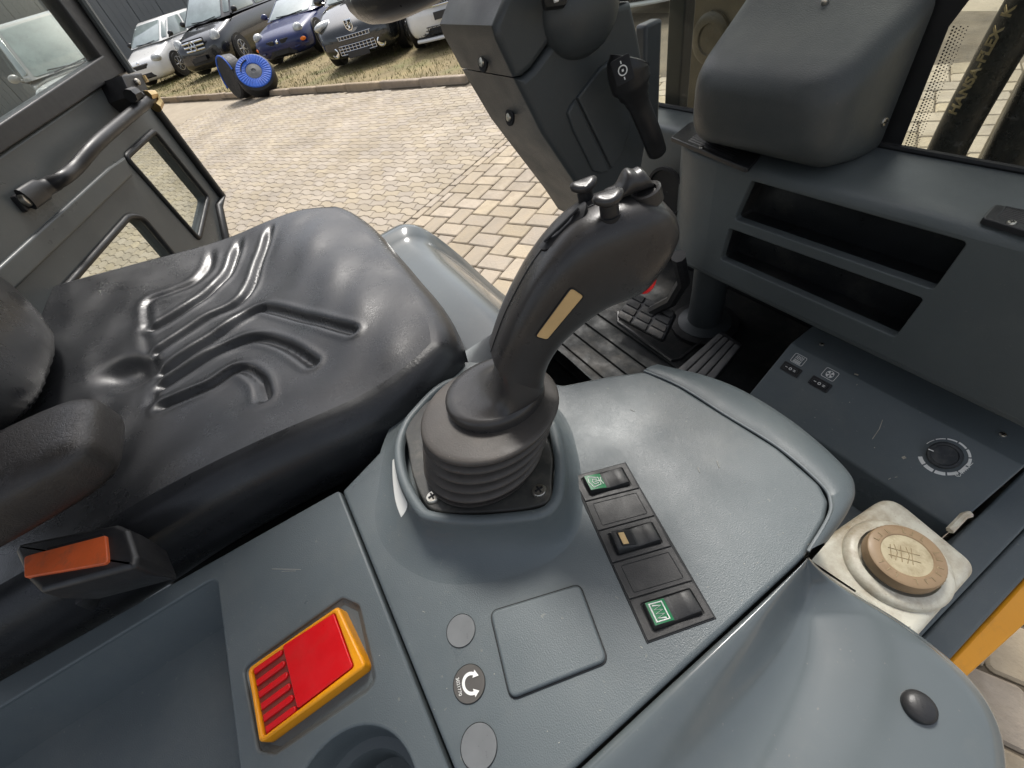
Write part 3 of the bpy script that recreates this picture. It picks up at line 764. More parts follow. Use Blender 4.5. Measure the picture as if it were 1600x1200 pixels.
# ------------------------------------------------------------------ tyres in storage bags by the kerb
BLUE = mat('blue_nylon', (.015, .085, .42), .6, grain=(120, .5, .004), var=.2, vscale=12)
BAG = mat('black_nylon', (.012, .012, .013), .6, grain=(90, .5, .004), var=.25, vscale=8)
def bagged_tyre(name, label, c, ax, blue_face):
    ax = V(ax).normalized(); t = thing(name, (c.x, c.y, Z7), label, 'tyre', 'bagged tyres lying by the kerb')
    R_, h = .40, .27
    b = MB(); b.lathe(c - ax * h / 2, ax, [(.001, .02), (R_ * .9, 0), (R_, .03), (R_ * 1.01, h / 2), (R_, h - .03), (R_ * .9, h), (.001, h - .02)], 40); b.build('tyre_bag', BAG, t)
    u, v_, _ = frame(ax)
    if blue_face:
        # gathered blue cover: radial pleats
        rings = []
        for r_, hh in ((.36, 0), (.345, .014), (.27, .02), (.175, .012), (.16, -.006)):
            rings.append([c + ax * (h / 2 + hh + .006 * (j % 2) + .003) + u * (r_ * cos(2 * pi * j / 72)) + v_ * (r_ * sin(2 * pi * j / 72)) for j in range(72)])
        b = MB(); b.loft(rings, True); cov = b.build('blue_cover', BLUE, t, smooth=20)
        b = MB(); b.lathe(c + ax * (h / 2 - .01), ax, [(.165, 0), (.16, .02), (.05, .035), (.035, .02), (.001, .02)], 30); b.build('hub', mat('grey_hub', (.10, .10, .10), .5, var=.2, vscale=20), t)
        b = MB(); b.tube([c + ax * (h / 2 + .03) + u * (.25 * cos(a)) + v_ * (.25 * sin(a)) for a in np.linspace(1.7, 2.9, 9)], .012, 6); b.build('handle_strap', BAG, t)
    else:
        b = MB(); b.tube([c + ax * (h / 2) + u * (.40 * cos(a)) + v_ * (.40 * sin(a)) for a in np.linspace(.4, 3.6, 31)], .016, 8); b.build('blue_edging', BLUE, t)
        b = MB(); b.box(c + ax * .0 + u * .33, (.02, .08, .10)); b.build('buckle', K['white'], t)
T0 = at(403, 112, pl=(at(412, 146, z=.07), V((1, 0, 0))))
base = at(416, 146, z=.07)
todir = (CAM - base); todir.z = 0; todir.normalize()
ax1 = (todir * .75 + V((0, 0, .72))).normalized()
side = V((-todir.y, todir.x, 0))
bagged_tyre('bagged_tyre', 'tyre lying against another with a blue pleated cover and grey hub', base - todir * .30 + V((0, 0, .30)), ax1, True)
bagged_tyre('bagged_tyre', 'standing tyre in a black bag with blue edging, behind the blue covered one', base - todir * .75 - side * .42 + V((0, 0, .36)), (todir * .38 - side * .90 + V((0, 0, .10))), False)
# ================================================================== LOADER CAB
UP = V((0, 0, 1))
def lerp(a, b, t): return a + (b - a) * t
def bil(q, u, v): return lerp(lerp(q[0], q[1], u), lerp(q[3], q[2], u), v)
def disc_screw(parent, p, n, r, name='screw', mt=None, cross=True, h=.0015):
    b = MB(); b.lathe(p, n, [(r * 1.0, -.001), (r * 1.0, h * .5), (r * .85, h), (r * .3, h * 1.15), (.0002, h * 1.15)], 20); o = b.build(name, mt or K['steel'], parent)
    if cross:
        u, v_, a = frame(n); b = MB()
        for d, e in ((u, v_), (v_, u)):
            M3 = Matrix((d, a.cross(d), a)).transposed()
            b.box(p + a * h * 1.15, (r * 1.1, r * .24, h * .5), M3)
        b.build('slot', K['dark'], o, smooth=0)
    return o

# ------------------------------------------------------------------ cab floor and firewall
q = MB(); q.slab([V((-.88, -.75, .90)), V((.05, -.75, .90)), V((.05, .78, .90)), V((-.88, .78, .90))], UP, .06, .006)
cabf = q.build('cab_floor', K['plastic'], smooth=38, wn=True); tag(cabf, 'dark floor of the loader cab', None, kind='structure')
q = MB(); q.box((-.415, .79, 1.02), (.93, .03, .26)); o = q.build('firewall', K['dark'], smooth=0); tag(o, 'dark front wall of the cab below the dashboard', None, kind='structure')
fm = thing('floor_mat', (-.5, .45, .90), 'dusty black ribbed rubber floor mat with water stains under the pedals', 'mat')
q = MB(); q.slab(rounded([V((-.74, .26, .914)), V((-.12, .26, .914)), V((-.12, .77, .914)), V((-.74, .77, .914))], .03), UP, .013, .003); q.build('mat_sheet', K['mat'], fm, wn=True)
for i in range(6):
    y0 = .285 + i * .042
    q = MB(); q.slab(rounded([V((-.725, y0, .920)), V((-.30, y0, .920)), V((-.30, y0 + .036, .920)), V((-.725, y0 + .036, .920))], .006, 2), UP, .008, .003, 2)
    q.build('mat_rib', K['mat'], fm, wn=True)

# ------------------------------------------------------------------ pedals
def ribbed_pedal(name, label, quad, th, ribs, across, mt=K['pedal'], arm=None):
    t = thing(name, sum(quad, V((0, 0, 0))) / 4, label, 'pedal')
    n = (quad[1] - quad[0]).cross(quad[3] - quad[0]).normalized()
    if n.z < 0: n = -n
    q = MB(); q.slab(rounded(quad, .008, 3), n, th, .003); q.build('pad', K['black'], t, wn=True)
    for i in range(ribs):
        for j in range(across):
            u0, u1 = (j + .08) / across, (j + .92) / across; v0, v1 = (i + .07) / ribs, (i + .93) / ribs
            c = [bil(quad, a, b) + n * .004 for a, b in ((u0, v0), (u1, v0), (u1, v1), (u0, v1))]
            q = MB(); q.slab(rounded(c, .003, 2), n, .004, .0015, 2); q.build('rib', mt, t)
    if arm:
        q = MB(); q.tube(arm, .012, 8, flat=(1, 0, 0)); q.build('pedal_arm', K['black'], t)
bz = 1.0
bq = ats([(962, 478), (990, 455), (1056, 488), (1036, 516)], z=bz)
bq[0].z -= .03; bq[3].z -= .03
ribbed_pedal('brake_pedal', 'worn brake pedal with studded rubber pad below the steering column', bq, .012, 3, 4, arm=[at(1020, 480, z=bz) - V((0, 0, .01)), at(1050, 470, z=1.03), at(1068, 440, z=1.10), at(1060, 400, z=1.18)])
aq = ats([(1042, 577), (1128, 516), (1161, 538), (1105, 596)], z=.97)
aq[0].z -= .03; aq[3].z -= .03
aq = [aq[0], aq[3], aq[2], aq[1]]
ribbed_pedal('accelerator_pedal', 'grey grooved accelerator pedal lying beside the heater box', aq, .012, 1, 4, mt=mat('worn_pedal', (.085, .083, .08), .5, grain=(300, .3, .0005), var=.25, vscale=20, dirt=((.2, .18, .15), .4, 20)))
q = MB(); fr = [p + V((0, 0, .004)) for p in ats([(966, 490), (966, 505), (1050, 565), (1062, 563), (1115, 520)], z=.918)]
q.tube(fr, .004, 6); o = q.build('pedal_frame', K['black'], fm)
# steering column foot
ft = at(1100, 505, z=.92)
t = thing('column_foot', ft, 'dark round column foot standing on the floor behind the brake pedal', 'column')
q = MB(); q.lathe(ft, (0, 0, 1), [(.055, 0), (.055, .008), (.036, .016), (.033, .09), (.036, .28), (.05, .36)], 28); q.build('post', K['column'], t)
q = MB(); q.lathe(ft, (0, 0, 1), [(.070, -.006), (.070, .004), (.05, .007)], 28); q.build('foot_ring', K['black'], t)

# ------------------------------------------------------------------ glossy cover in front of the seat on the left
lc = thing('left_cover', (-.76, .15, .9), 'glossy grey sloping side cover beyond the seat front, scuffed on top', 'cover')
prof = [(.02, 1.240), (.140, 1.250), (.182, 1.246), (.216, 1.214), (.262, 1.134), (.312, 1.03), (.378, .905), (.02, .905)]
pcv = catmull([V((0, y, z)) for y, z in prof[:-1]], 6)
rows = []
for x_, dn in ((-.872, .07), (-.872, .03), (-.867, .014), (-.857, .004), (-.84, 0), (-.825, .001), (-.81, .012), (-.79, .020), (-.70, .020), (-.55, .020), (-.44, .020)):
    rows.append([V((x_, p.y - dn * .6, p.z - dn * .8)) for p in pcv])
q = MB(); q.loft(rows, False); q.build('shell', K['gloss'], lc, smooth=60)
# ------------------------------------------------------------------ driver seat
seat = thing('driver_seat', (-.58, -.15, .92), 'black vinyl driver seat with moulded grooves in the cushion', 'seat')
Lc = [(60, 456), (200, 416), (340, 378), (420, 345), (470, 327), (530, 316)]
Rc = [(110, 850), (250, 765), (400, 690), (560, 620), (640, 575), (706, 535)]
Ledge = catmull([V((-.91, -.46, 1.375))] + ats(Lc, x=-.90), 8); Redge = catmull([V((-.40, -.46, 1.31))] + ats(Rc, x=-.40), 8)
NG = 150
def resamp(c, n):
    d = [0]
    for i in range(1, len(c)): d.append(d[-1] + (c[i] - c[i - 1]).length)
    out = []; k = 0
    for i in range(n):
        s_ = d[-1] * i / (n - 1)
        while k < len(c) - 2 and d[k + 1] < s_: k += 1
        t = (s_ - d[k]) / max(1e-9, d[k + 1] - d[k]); out.append(c[k].lerp(c[k + 1], min(1, max(0, t))))
    return out
le, re = resamp(Ledge, NG), resamp(Redge, NG)
lev = np.array([tuple(p) for p in le]); rev = np.array([tuple(p) for p in re])
sv = np.linspace(-1, 1, NG); S, T = np.meshgrid(sv, sv, indexing='xy')   # S: right->left, T: rear->front
kk = .30
Tp = np.where(T > 0, T * np.sqrt(1 - kk * np.abs(S) ** 5 / 2), T); Sp = S * np.sqrt(1 - kk * np.clip(T, 0, 1) ** 6 / 2)
ti = (Tp + 1) / 2 * (NG - 1); i0 = np.clip(ti.astype(int), 0, NG - 2); fr_ = (ti - i0)[..., None]
Lp = lev[i0] * (1 - fr_) + lev[i0 + 1] * fr_; Rp = rev[i0] * (1 - fr_) + rev[i0 + 1] * fr_
a_ = ((Sp + 1) / 2)[..., None]
G = Rp * (1 - a_) + Lp * a_
# dish and side bolsters
dish = -.020 * (1 - np.abs(Sp) ** 2.5) * np.clip(.75 - .25 * Tp, 0, 1)
dish += .012 * np.exp(-((Tp - .70) / .25) ** 2) * (1 - np.abs(Sp) ** 3)
G[..., 2] += dish
def zs(pt): return pt
gro = [[(560, 515), (572, 440), (640, 400), (722, 350), (768, 280), (762, 205)],
       [(575, 512), (690, 430), (790, 340), (850, 240), (885, 145)],
       [(580, 580), (720, 470), (850, 380), (910, 270), (1000, 100)],
       [(590, 640), (760, 510), (880, 420), (960, 418), (1190, 470)],
       [(590, 682), (760, 560), (870, 508), (960, 520), (1050, 572)],
       [(585, 748), (720, 680), (820, 612), (882, 640), (897, 700)],
       [(542, 520), (560, 600), (572, 660), (548, 740)]]
wid = [.0056, .0052, .0052, .0060, .0060, .0060, .006]; dep = [.0038, .0068, .0076, .0088, .0088, .0078, .0020]
zpl = 1.298
def sx(zx, zy): p = at(zx * .4625, 300 + zy * .4625, z=zpl); return (p.x, p.y)
XY = G[..., :2].reshape(-1, 2)
def dist_poly(pl):
    best = np.full(len(XY), 9.0)
    for a, b in zip(pl[:-1], pl[1:]):
        a = np.array(a); b = np.array(b); ab = b - a; t = np.clip(((XY - a) @ ab) / (ab @ ab), 0, 1); d = np.linalg.norm(XY - (a + t[:, None] * ab), axis=1); best = np.minimum(best, d)
    return best
dz = np.zeros(len(XY))
for g_, w_, d_ in zip(gro, wid, dep):
    pl = catmull([V((*sx(*p), 0)) for p in g_], 5); d = dist_poly([(p.x, p.y) for p in pl])
    dz += -d_ * np.exp(-(d / w_) ** 2) + .18 * d_ * np.exp(-((d - 2.1 * w_) / (w_ * .8)) ** 2)
pc = np.array(sx(480, 652)); e1 = np.array(sx(560, 640)) - pc
e1n = e1 / np.linalg.norm(e1); e2n = np.array([-e1n[1], e1n[0]]); dd = XY - pc
pit = ((dd @ e1n) / (np.linalg.norm(e1) * 1.0)) ** 2 + ((dd @ e2n) / .026) ** 2
dz += -.016 * np.exp(-pit ** 1.5)
# broad puckers and creases
dz += .0012 * np.sin(XY[:, 0] * 55 + 3 * np.sin(XY[:, 1] * 20)) * np.sin(XY[:, 1] * 38 + 1)
sm = np.clip((.97 - np.abs(Sp)) / .17, 0, 1); sm = sm * sm * (3 - 2 * sm)
G[..., 2] += dz.reshape(NG, NG) * sm
rows = [[V(G[i, j]) for j in range(NG)] for i in range(NG)]
q = MB(); q.loft(rows, False)
# rolled border all round
loop = [rows[0][j] for j in range(NG)] + [rows[i][NG - 1] for i in range(1, NG)] + [rows[NG - 1][j] for j in range(NG - 2, -1, -1)] + [rows[i][0] for i in range(NG - 2, 0, -1)]
cen = sum(loop, V((0, 0, 0))) / len(loop)
lp = loop if area_n(loop).z > 0 else loop[::-1]
rings = [lp]
for out_, dn in ((.007, .0015), (.014, .005), (.021, .011), (.027, .020), (.031, .032), (.032, .05), (.030, .070), (.026, .09), (.016, .105)):
    r_ = inset([V((p.x, p.y, 0)) for p in lp], UP, -out_)
    rings.append([V((p.x, p.y, o_.z - dn)) for p, o_ in zip(r_, lp)])
q.loft(rings, True)
q.build('cushion', K['seat'], seat, smooth=60)
q = MB(); q.slab([V((-.88, -.45, 1.20)), V((-.42, -.45, 1.20)), V((-.42, .06, 1.195)), V((-.88, .06, 1.195))], UP, .03, .006); q.build('seat_pan', K['dark'], seat)
q = MB(); q.box((-.65, -.2, 1.03), (.36, .42, .28)); q.build('suspension_base', K['black'], seat, bevel=.01)
# backrest
q = MB(); rings = []
for k in range(13):
    z = 1.345 + .50 * k / 12; e = 1 - abs((z - 1.60) / .26) ** 6 if abs(z - 1.60) < .26 else .0; e = max(.35, e) ** .5
    cxx, hw_, hd_ = -.675 + .02 * k / 12, .155 * e + .035 * min(1, k / 3), .055 * e + .02
    cyy = -.41 - .10 * k / 12
    rings.append([V((cxx + hw_ * math.copysign(abs(cos(a)) ** .6, cos(a)), cyy + hd_ * math.copysign(abs(sin(a)) ** .6, sin(a)), z)) for a in np.linspace(0, 2 * pi, 41)[:-1]])
q.loft(rings, True, True, True); q.build('backrest', K['seat'], seat, smooth=70, sub=1)
# armrest
q = MB(); rings = []
for yy, s_ in ((-.78, .9), (-.64, 1), (-.44, 1), (-.33, 1), (-.29, .985), (-.262, .94), (-.247, .84), (-.238, .66), (-.235, .42), (-.2345, .15)):
    zc = 1.392
    rings.append([V((-.41 + .050 * (s_ ** .7) * math.copysign(abs(cos(a)) ** .5, cos(a)), yy, zc + .029 * s_ * math.copysign(abs(sin(a)) ** .5, sin(a)))) for a in np.linspace(0, 2 * pi, 37)[:-1]])
q.loft(rings, True, True, True); arm = q.build('armrest', K['arm'], seat, smooth=70, sub=1)
q = MB(); q.tube([V((-.3595, -.75, 1.395)), V((-.3595, -.42, 1.395)), V((-.3605, -.34, 1.395)), V((-.364, -.28, 1.394)), V((-.376, -.252, 1.393)), V((-.398, -.2385, 1.393)), V((-.423, -.2385, 1.393))], .0012, 6); q.build('seam', K['gap'], arm)
# buckle
bu = thing('belt_buckle', (-.35, -.31, 1.25), 'black seat belt buckle with worn orange release button beside the seat', 'buckle')
top = ats([(20, 862), (30, 848), (180, 818), (198, 826), (212, 868), (208, 886), (60, 925), (40, 905)], z=1.335)
q = MB(); q.slab(rounded(top, .006, 3), UP, .018, .005, 4); 
bot = [p - V((0, 0, .018)) for p in ccw(rounded(top, .006, 3), UP)]
q.loft([bot, [p + V((.001, .002, -.012)) for p in inset(bot, UP, .002)], [p + V((.002, .004, -.026)) for p in inset(bot, UP, .005)]], True, False, True)
q.build('housing', K['black'], bu, smooth=50, wn=True)
ob = ats([(36, 869), (164, 836), (168, 880), (37, 902)], z=1.338)
q = MB(); q.slab(rounded(ob, .003, 3), UP, .006, .0012, 3); q.build('release_button', K['orange'], bu, wn=True)
q = MB(); q.slab(rounded(ats([(72, 856), (160, 833), (163, 838), (74, 863)], z=1.3358), .001, 2), UP, .002, .0004, 1); q.build('tongue_slot', K['dark'], bu)
q = MB(); q.tube([at(140, 915, z=1.30), at(165, 930, z=1.24), at(180, 950, z=1.15)], [(.016, .004)] * 3, 10); q.build('stalk', K['black'], bu)
for a, b in (((30, 1037), (62, 1015)), ((165, 952), (205, 928))):
    q = MB(); c = ats([a, b], z=1.16); d = (c[1] - c[0]); q.box((c[0] + c[1]) / 2, (.02, d.length, .01), Matrix.Rotation(atan2(d.y, d.x) - pi / 2, 3, 'Z')); q.build('seat_rail', mat('dull_rail', (.22, .21, .19), .5, var=.2, vscale=30), seat)

# ------------------------------------------------------------------ right side console
ZC = 1.25
con = thing('side_console', (-.15, .0, .92), 'blue grey moulded side console carrying the joystick, switches and red button', 'console')
J0, J1 = at(530, 765, z=ZC), at(700, 1200, z=ZC); XJ = at(905, 1194, z=ZC).x; JE = J0 + (J1 - J0) * ((XJ - J0.x) / (J1.x - J0.x))
E0, E1 = at(530, 765, z=ZC), at(0, 1063, z=ZC); EE = E1 + (E1 - E0).normalized() * .35
outer = rounded([J0, JE, V((JE.x, EE.y, ZC)), EE], [.006, .0, 0, 0], 4)
tr_ = [at(0, 1105, z=ZC) + V((0, -.28, 0)), at(0, 1105, z=ZC), at(338, 900, z=ZC), at(350, 1000, z=ZC), at(374, 1200, z=ZC), at(374, 1200, z=ZC) + (at(374, 1200, z=ZC) - at(350, 1000, z=ZC)) * .7]
tr_[0].x = tr_[1].x; tr_.append(V((tr_[-1].x, tr_[0].y, ZC)))
tray = rounded(tr_, [.01, 0, .012, 0, 0, .01, .01], 5)
rec = rounded(ats([(380, 1044), (534, 934), (560, 946), (586, 1062), (572, 1080), (430, 1177), (404, 1172)], z=ZC), .006, 4)
c3 = ats([(470, 1200), (575, 1124), (655, 1200)], z=ZC)
ax_, ay_, bx_, by_, cx_, cy_ = c3[0].x, c3[0].y, c3[1].x, c3[1].y, c3[2].x, c3[2].y
d_ = 2 * (ax_ * (by_ - cy_) + bx_ * (cy_ - ay_) + cx_ * (ay_ - by_))
cc = V((((ax_ ** 2 + ay_ ** 2) * (by_ - cy_) + (bx_ ** 2 + by_ ** 2) * (cy_ - ay_) + (cx_ ** 2 + cy_ ** 2) * (ay_ - by_)) / d_, ((ax_ ** 2 + ay_ ** 2) * (cx_ - bx_) + (bx_ ** 2 + by_ ** 2) * (ax_ - cx_) + (cx_ ** 2 + cy_ ** 2) * (bx_ - ax_)) / d_, ZC)); cr = (cc - c3[0]).length * .93
jn = V((J1.y - J0.y, J0.x - J1.x, 0)).normalized(); jn = jn if jn.dot(cc - J0) > 0 else -jn
lack = cr + .008 - (cc - J0).dot(jn)
if lack > 0: cc = cc + jn * lack
print('cup', cc, cr)
cup = [cc + V((cr * cos(a), cr * sin(a), 0)) for a in np.linspace(0, 2 * pi, 49)[:-1]]
q = MB(); q.holeplate(outer, [tray, rec, cup], UP, .30, [.006, .004, .006], .0022, 4)
q.build('rear_panel', K['plastic'], con, smooth=60, wn=True)
b = MB(); tt = ccw(tray, UP); b.loft([[p - UP * .004 for p in tt], [p - UP * .030 for p in inset(tt, UP, .008)], [p - UP * .060 for p in inset(tt, UP, .016)]], True, False, False)
tro = b.build('tray_wall', K['plastic'], con, smooth=35)
b = MB(); xs = [p.x for p in tt]; ys = [p.y for p in tt]; b.slab([V((min(xs), min(ys), ZC - .059)), V((max(xs), min(ys), ZC - .059)), V((max(xs), max(ys), ZC - .059)), V((min(xs), max(ys), ZC - .059))], UP, .004, .001, 1); b.build('tray_floor', K['plastic'], con, smooth=0)
b = MB(); rr_ = ccw(rec, UP); b.loft([[p - UP * .003 for p in rr_], [p - UP * .006 for p in inset(rr_, UP, .004)]], True, False, True); b.build('button_recess', K['plastic'], con, smooth=20)
b = MB(); b.lathe(cc - UP * .004, UP, [(cr, 0), (cr - .002, -.022), (cr - .005, -.027), (cr - .012, -.028), (cr - .014, -.031), (cr - .017, -.06), (.001, -.062)], 48); b.build('cup_holder', K['plastic'], con, smooth=35)
# right panel
gx = 7
rp = ats([(537, 762), (604, 694), (690, 600), (800, 585), (880, 601), (950, 587), (1010, 579), (1062, 603), (1132, 647), (1216, 699), (1282, 756), (1296, 784), (1290, 812), (1258, 868), (1246, 880), (1080, 1033), (905, 1194)], z=ZC)
gap = (J1 - J0).normalized()
JE2 = JE + V((0, .003, 0))
rp[0] = J0 + V((.0035, .002, 0))
q = MB(); q.slab(rounded(rp + [JE2], [.004] + [.01] * 16 + [0], 3), UP, .33, .004, 4)
q.build('front_panel', K['plastic'], con, smooth=60, wn=True)
# front trim, a rounded strip beyond the pale crease
cre = catmull(ats([(1006, 580), (1062, 604), (1132, 648), (1216, 700), (1282, 757), (1297, 785), (1292, 812), (1262, 862)], z=ZC), 6)
sil = catmull(ats([(1034, 573), (1110, 590), (1175, 617), (1252, 668), (1320, 730), (1337, 765), (1326, 800), (1290, 850)], z=ZC - .012), 6)
q = MB(); rows = [[p - UP * .004 for p in cre], cre]
for t_, z_ in ((.12, .002), (.4, .001), (.75, -.003), (.92, -.008), (1.0, -.016)):
    rows.append([V((lerp(a.x, b_.x, t_), lerp(a.y, b_.y, t_), ZC + z_)) for a, b_ in zip(cre, sil)])
rows.append([p - UP * .06 for p in sil]); rows.append([p - UP * .32 for p in sil])
q.loft(rows, False); q.build('front_trim', K['plastic'], con, smooth=40)
q = MB(); q.tube([p + UP * .0010 for p in cre], .0012, 6); q.build('crease_bead', mat('pale_bead', (.15, .165, .17), .5, var=.2, vscale=40), con)  # thin bead along the crease, paler than the panel

# mound around the joystick
AX = V((-.13, .05, .99)).normalized()
P0 = at(752, 712, z=1.284)
PLm = (P0, AX)
topo = ats([(640, 640), (617, 680), (613, 715), (622, 755), (645, 797), (668, 812), (735, 818), (800, 814), (850, 806), (874, 785), (882, 752), (880, 700), (860, 640), (800, 590), (700, 590)], pl=PLm)
baseo = ats([(628, 640), (598, 695), (582, 765), (574, 815), (588, 862), (630, 902), (690, 925), (770, 920), (850, 890), (902, 842), (915, 780), (905, 700), (880, 640), (810, 580), (700, 570)], z=ZC - .0004)
def by_angle(loop, c, n):
    lp_ = catmull(loop, 12, True); an = [atan2(p.y - c.y, p.x - c.x) for p in lp_]
    o_ = sorted(range(len(lp_)), key=lambda i: an[i]); A = np.array([an[i] for i in o_]); A = np.concatenate([A - 2 * pi, A, A + 2 * pi])
    X = [np.interp(np.linspace(-pi, pi, n + 1)[:-1], A, np.tile([lp_[i][k] for i in o_], 3)) for k in range(3)]
    return [V((X[0][i], X[1][i], X[2][i])) for i in range(n)]
NM = 96
ctop = sum(topo, V((0, 0, 0))) / len(topo); cb_ = sum(baseo, V((0, 0, 0))) / len(baseo)
tl = by_angle(topo, ctop, NM); bl = by_angle(baseo, cb_, NM)
rings = []
for k in range(13):
    s_ = k / 12; hx_, hz_ = sin(pi / 2 * s_) ** .95, 1 - cos(pi / 2 * s_)
    rings.append([V((lerp(b_.x, t_.x, hx_), lerp(b_.y, t_.y, hx_), lerp(b_.z, t_.z - .005, hz_))) for b_, t_ in zip(bl, tl)])
for i_, z_ in ((.0008, -.0025), (.0025, -.0006), (.005, 0), (.0085, -.0006), (.0100, -.003), (.0105, -.008)):
    rings.append([p + AX * z_ for p in inset(tl, AX, i_)])
mound_rings = rings
q = MB(); q.loft(rings, True, False, False); md = q.build('joystick_mound', K['plastic'], con, smooth=60)
# white paper label wrapped on the seat side of the mound
ids = [i for i in range(NM) if seen(rings[9][i])[0] < 640 and 705 < seen(rings[9][i])[1] < 815 and rings[9][i].x < ctop.x]
print('LABEL', [tuple(round(c) for c in seen(r_)) for r_ in rings[9][::6]], len(ids))
if len(ids) > 2:
    ids = sorted(ids); 
    if ids[-1] - ids[0] > NM / 2: ids = [i for i in ids if i > NM / 2] + [i for i in ids if i < NM / 2]
    q = MB(); q.loft([[rings[k][i] + (rings[k][i] - ctop).normalized() * .0009 for i in ids] for k in range(6, 12)], False); q.build('paper_label', K['white'], con)
# base plate, screws
pl_ = ats([(636, 656), (637, 700), (645, 745), (664, 786), (686, 799), (735, 801), (800, 797), (848, 788), (861, 775), (862, 750), (858, 690), (800, 610), (700, 610)], pl=(P0 - AX * .003, AX))
q = MB(); q.slab(catmull(pl_, 4, True), AX, .006, .0022, 3); bp = q.build('base_plate', K['plate'], con, wn=True)
for p in ((677, 778), (843, 768)):
    disc_screw(bp, at(*p, pl=(P0 - AX * .003, AX)) , AX, .0066, h=.0028)

# ------------------------------------------------------------------ joystick (lever moves on its own)
joy = thing('joystick', P0, 'black pistol grip joystick with thumb buttons on a rubber bellows', 'joystick')
Bt = at(764, 632, z=1.345)
Bb = P0 - AX * .001
hB = (Bt - Bb).dot(AX)
prof = [(.0560, 0), (.0570, .05)]
nr = 4
for k in range(nr):
    f0 = .05 + .80 * k / nr; st_ = .80 / nr
    ro = .0585 + .0018 * k / (nr - 1)
    g_ = ro - .014
    prof += [(g_, f0), (g_ + .001, f0 + st_ * .10), (ro - .0035, f0 + st_ * .26), (ro - .0006, f0 + st_ * .42), (ro, f0 + st_ * .52), (ro - .0008, f0 + st_ * .64), (ro - .0040, f0 + st_ * .80), (g_ + .001, f0 + st_ * .95)]
prof += [(.0450, .855), (.0560, .868), (.0603, .885), (.0616, .915), (.0617, .945), (.0611, .965), (.0598, .977), (.0560, .985), (.0500, .993), (.044, 1.0), (.030, 1.005)]
u1, v1, _ = frame(AX); q = MB()
q.loft([[Bb.lerp(Bt, min(h_, 1.0)) + AX * (hB * max(0, h_ - 1)) + u1 * (r_ * cos(a)) + v1 * (r_ * sin(a)) for a in np.linspace(0, 2 * pi, 65)[:-1]] for r_, h_ in prof], True)
q.build('bellows', K['rubber'], joy, smooth=60)
th = radians(22); eJ = V((sin(th), cos(th), 0)); nJ = V((cos(th), -sin(th), 0))
fc = at(774, 612, z=1.357)
PJ = (fc, nJ)
pairs = [((746, 592), (848, 614)), ((757, 575), (846, 602)), ((767, 550), (845, 580)), ((784, 502), (851, 549)), ((804, 459), (872, 516)), ((830, 413), (905, 486)), ((862, 371), (938, 463)), ((895, 339), (974, 449)), ((930, 319), (997, 436)), ((965, 306), (1015, 415)), ((1000, 301), (1034, 388)), ((1028, 308), (1048, 362)), ((1046, 325), (1053, 345))]
ths = [.0265, .0262, .0258, .0255, .0252, .0252, .0255, .0258, .0258, .0248, .022, .017, .008]
bk = catmull(ats([p[0] for p in pairs], pl=PJ), 4); fn = catmull(ats([p[1] for p in pairs], pl=PJ), 4)
thi = np.interp(np.linspace(0, len(pairs) - 1, len(bk)), range(len(pairs)), ths)
rings = []
for b_, f_, t_ in zip(bk, fn, thi):
    c = (b_ + f_) / 2; A = (b_ - f_) / 2
    rings.append([c + A * math.copysign(abs(cos(a)) ** .66, cos(a)) + nJ * (t_ * math.copysign(abs(sin(a)) ** .55, sin(a))) for a in np.linspace(0, 2 * pi, 41)[:-1]])
rings = rings[8:]
FB = at(772, 612, pl=(Bt + AX * .006, AX))
ea = (bk[8] - fn[8]); ea = (ea - AX * ea.dot(AX)).normalized(); en = AX.cross(ea); en = en if en.dot(nJ) > 0 else -en
def cring(r_, h_): return [FB + AX * h_ + ea * (r_ * cos(a)) + en * (r_ * sin(a)) for a in np.linspace(0, 2 * pi, 41)[:-1]]
cr_ = [cring(.0425, -.008), cring(.0435, -.003), cring(.0437, .001), cring(.0428, .0040), cring(.0405, .0058)]
for s_ in (.06, .15, .26, .38, .5, .62, .74, .86, .96):
    row = []
    for pc_, pg_ in zip(cr_[4], rings[0]):
        d = pg_ - pc_; dh = d.dot(AX); row.append(pc_ + (d - AX * dh) * (1 - (1 - s_) ** 2.4) + AX * (dh * s_ ** 2.2))
    cr_.append(row)
q = MB(); q.loft(cr_ + [rings[0]], True, False, False); q.build('collar', K['grip'], joy, smooth=70)
q = MB(); q.loft(rings, True, True, True); grip = q.build('grip', K['grip'], joy, smooth=70)
q = MB(); q.tube([b_ + (b_ - f_).normalized() * .0001 for b_, f_ in list(zip(bk, fn))[8:34]], .00055, 6); q.build('seam', K['gap'], grip)
lab = rounded(ats([(837, 526), (893, 450), (912, 463), (855, 531)], pl=(fc + nJ * .0258, nJ)), .0022, 4)
q = MB(); q.slab(lab, nJ, .0022, .0003, 1); q.build('blank_label', K['cream'], grip)
q = MB(); lb2 = ccw(lab, nJ); q.tube(inset(lb2, nJ, -.0004), .0004, 6, closed=True); q.build('label_border', K['gap'], grip)
# eye shaped inlay on the back
ic = at(884, 362, pl=PJ); i_ = min(range(len(bk)), key=lambda k: (bk[k] - ic).length)
nb = (bk[i_] - fn[i_]).normalized(); tb = (bk[i_ + 1] - bk[i_ - 1]).normalized()
eo = [bk[i_] + nb * .0006 + tb * (.019 * cos(a)) + nJ * (.0095 * sin(a)) - nb * (.004 * sin(a) ** 2) for a in np.linspace(0, 2 * pi, 37)[:-1]]
q = MB(); q.loft([[p - nb * .002 for p in eo], eo, [bk[i_] + nb * .0012 + (p - bk[i_]) * .55 for p in eo]], True, False, True); inl = q.build('inlay', K['black'], grip, smooth=50)
q = MB(); q.tube([bk[i_] + nb * .0022 + tb * x + nJ * .002 for x in (-.014, .014)], .0009, 6); q.build('slit', K['dark'], inl)
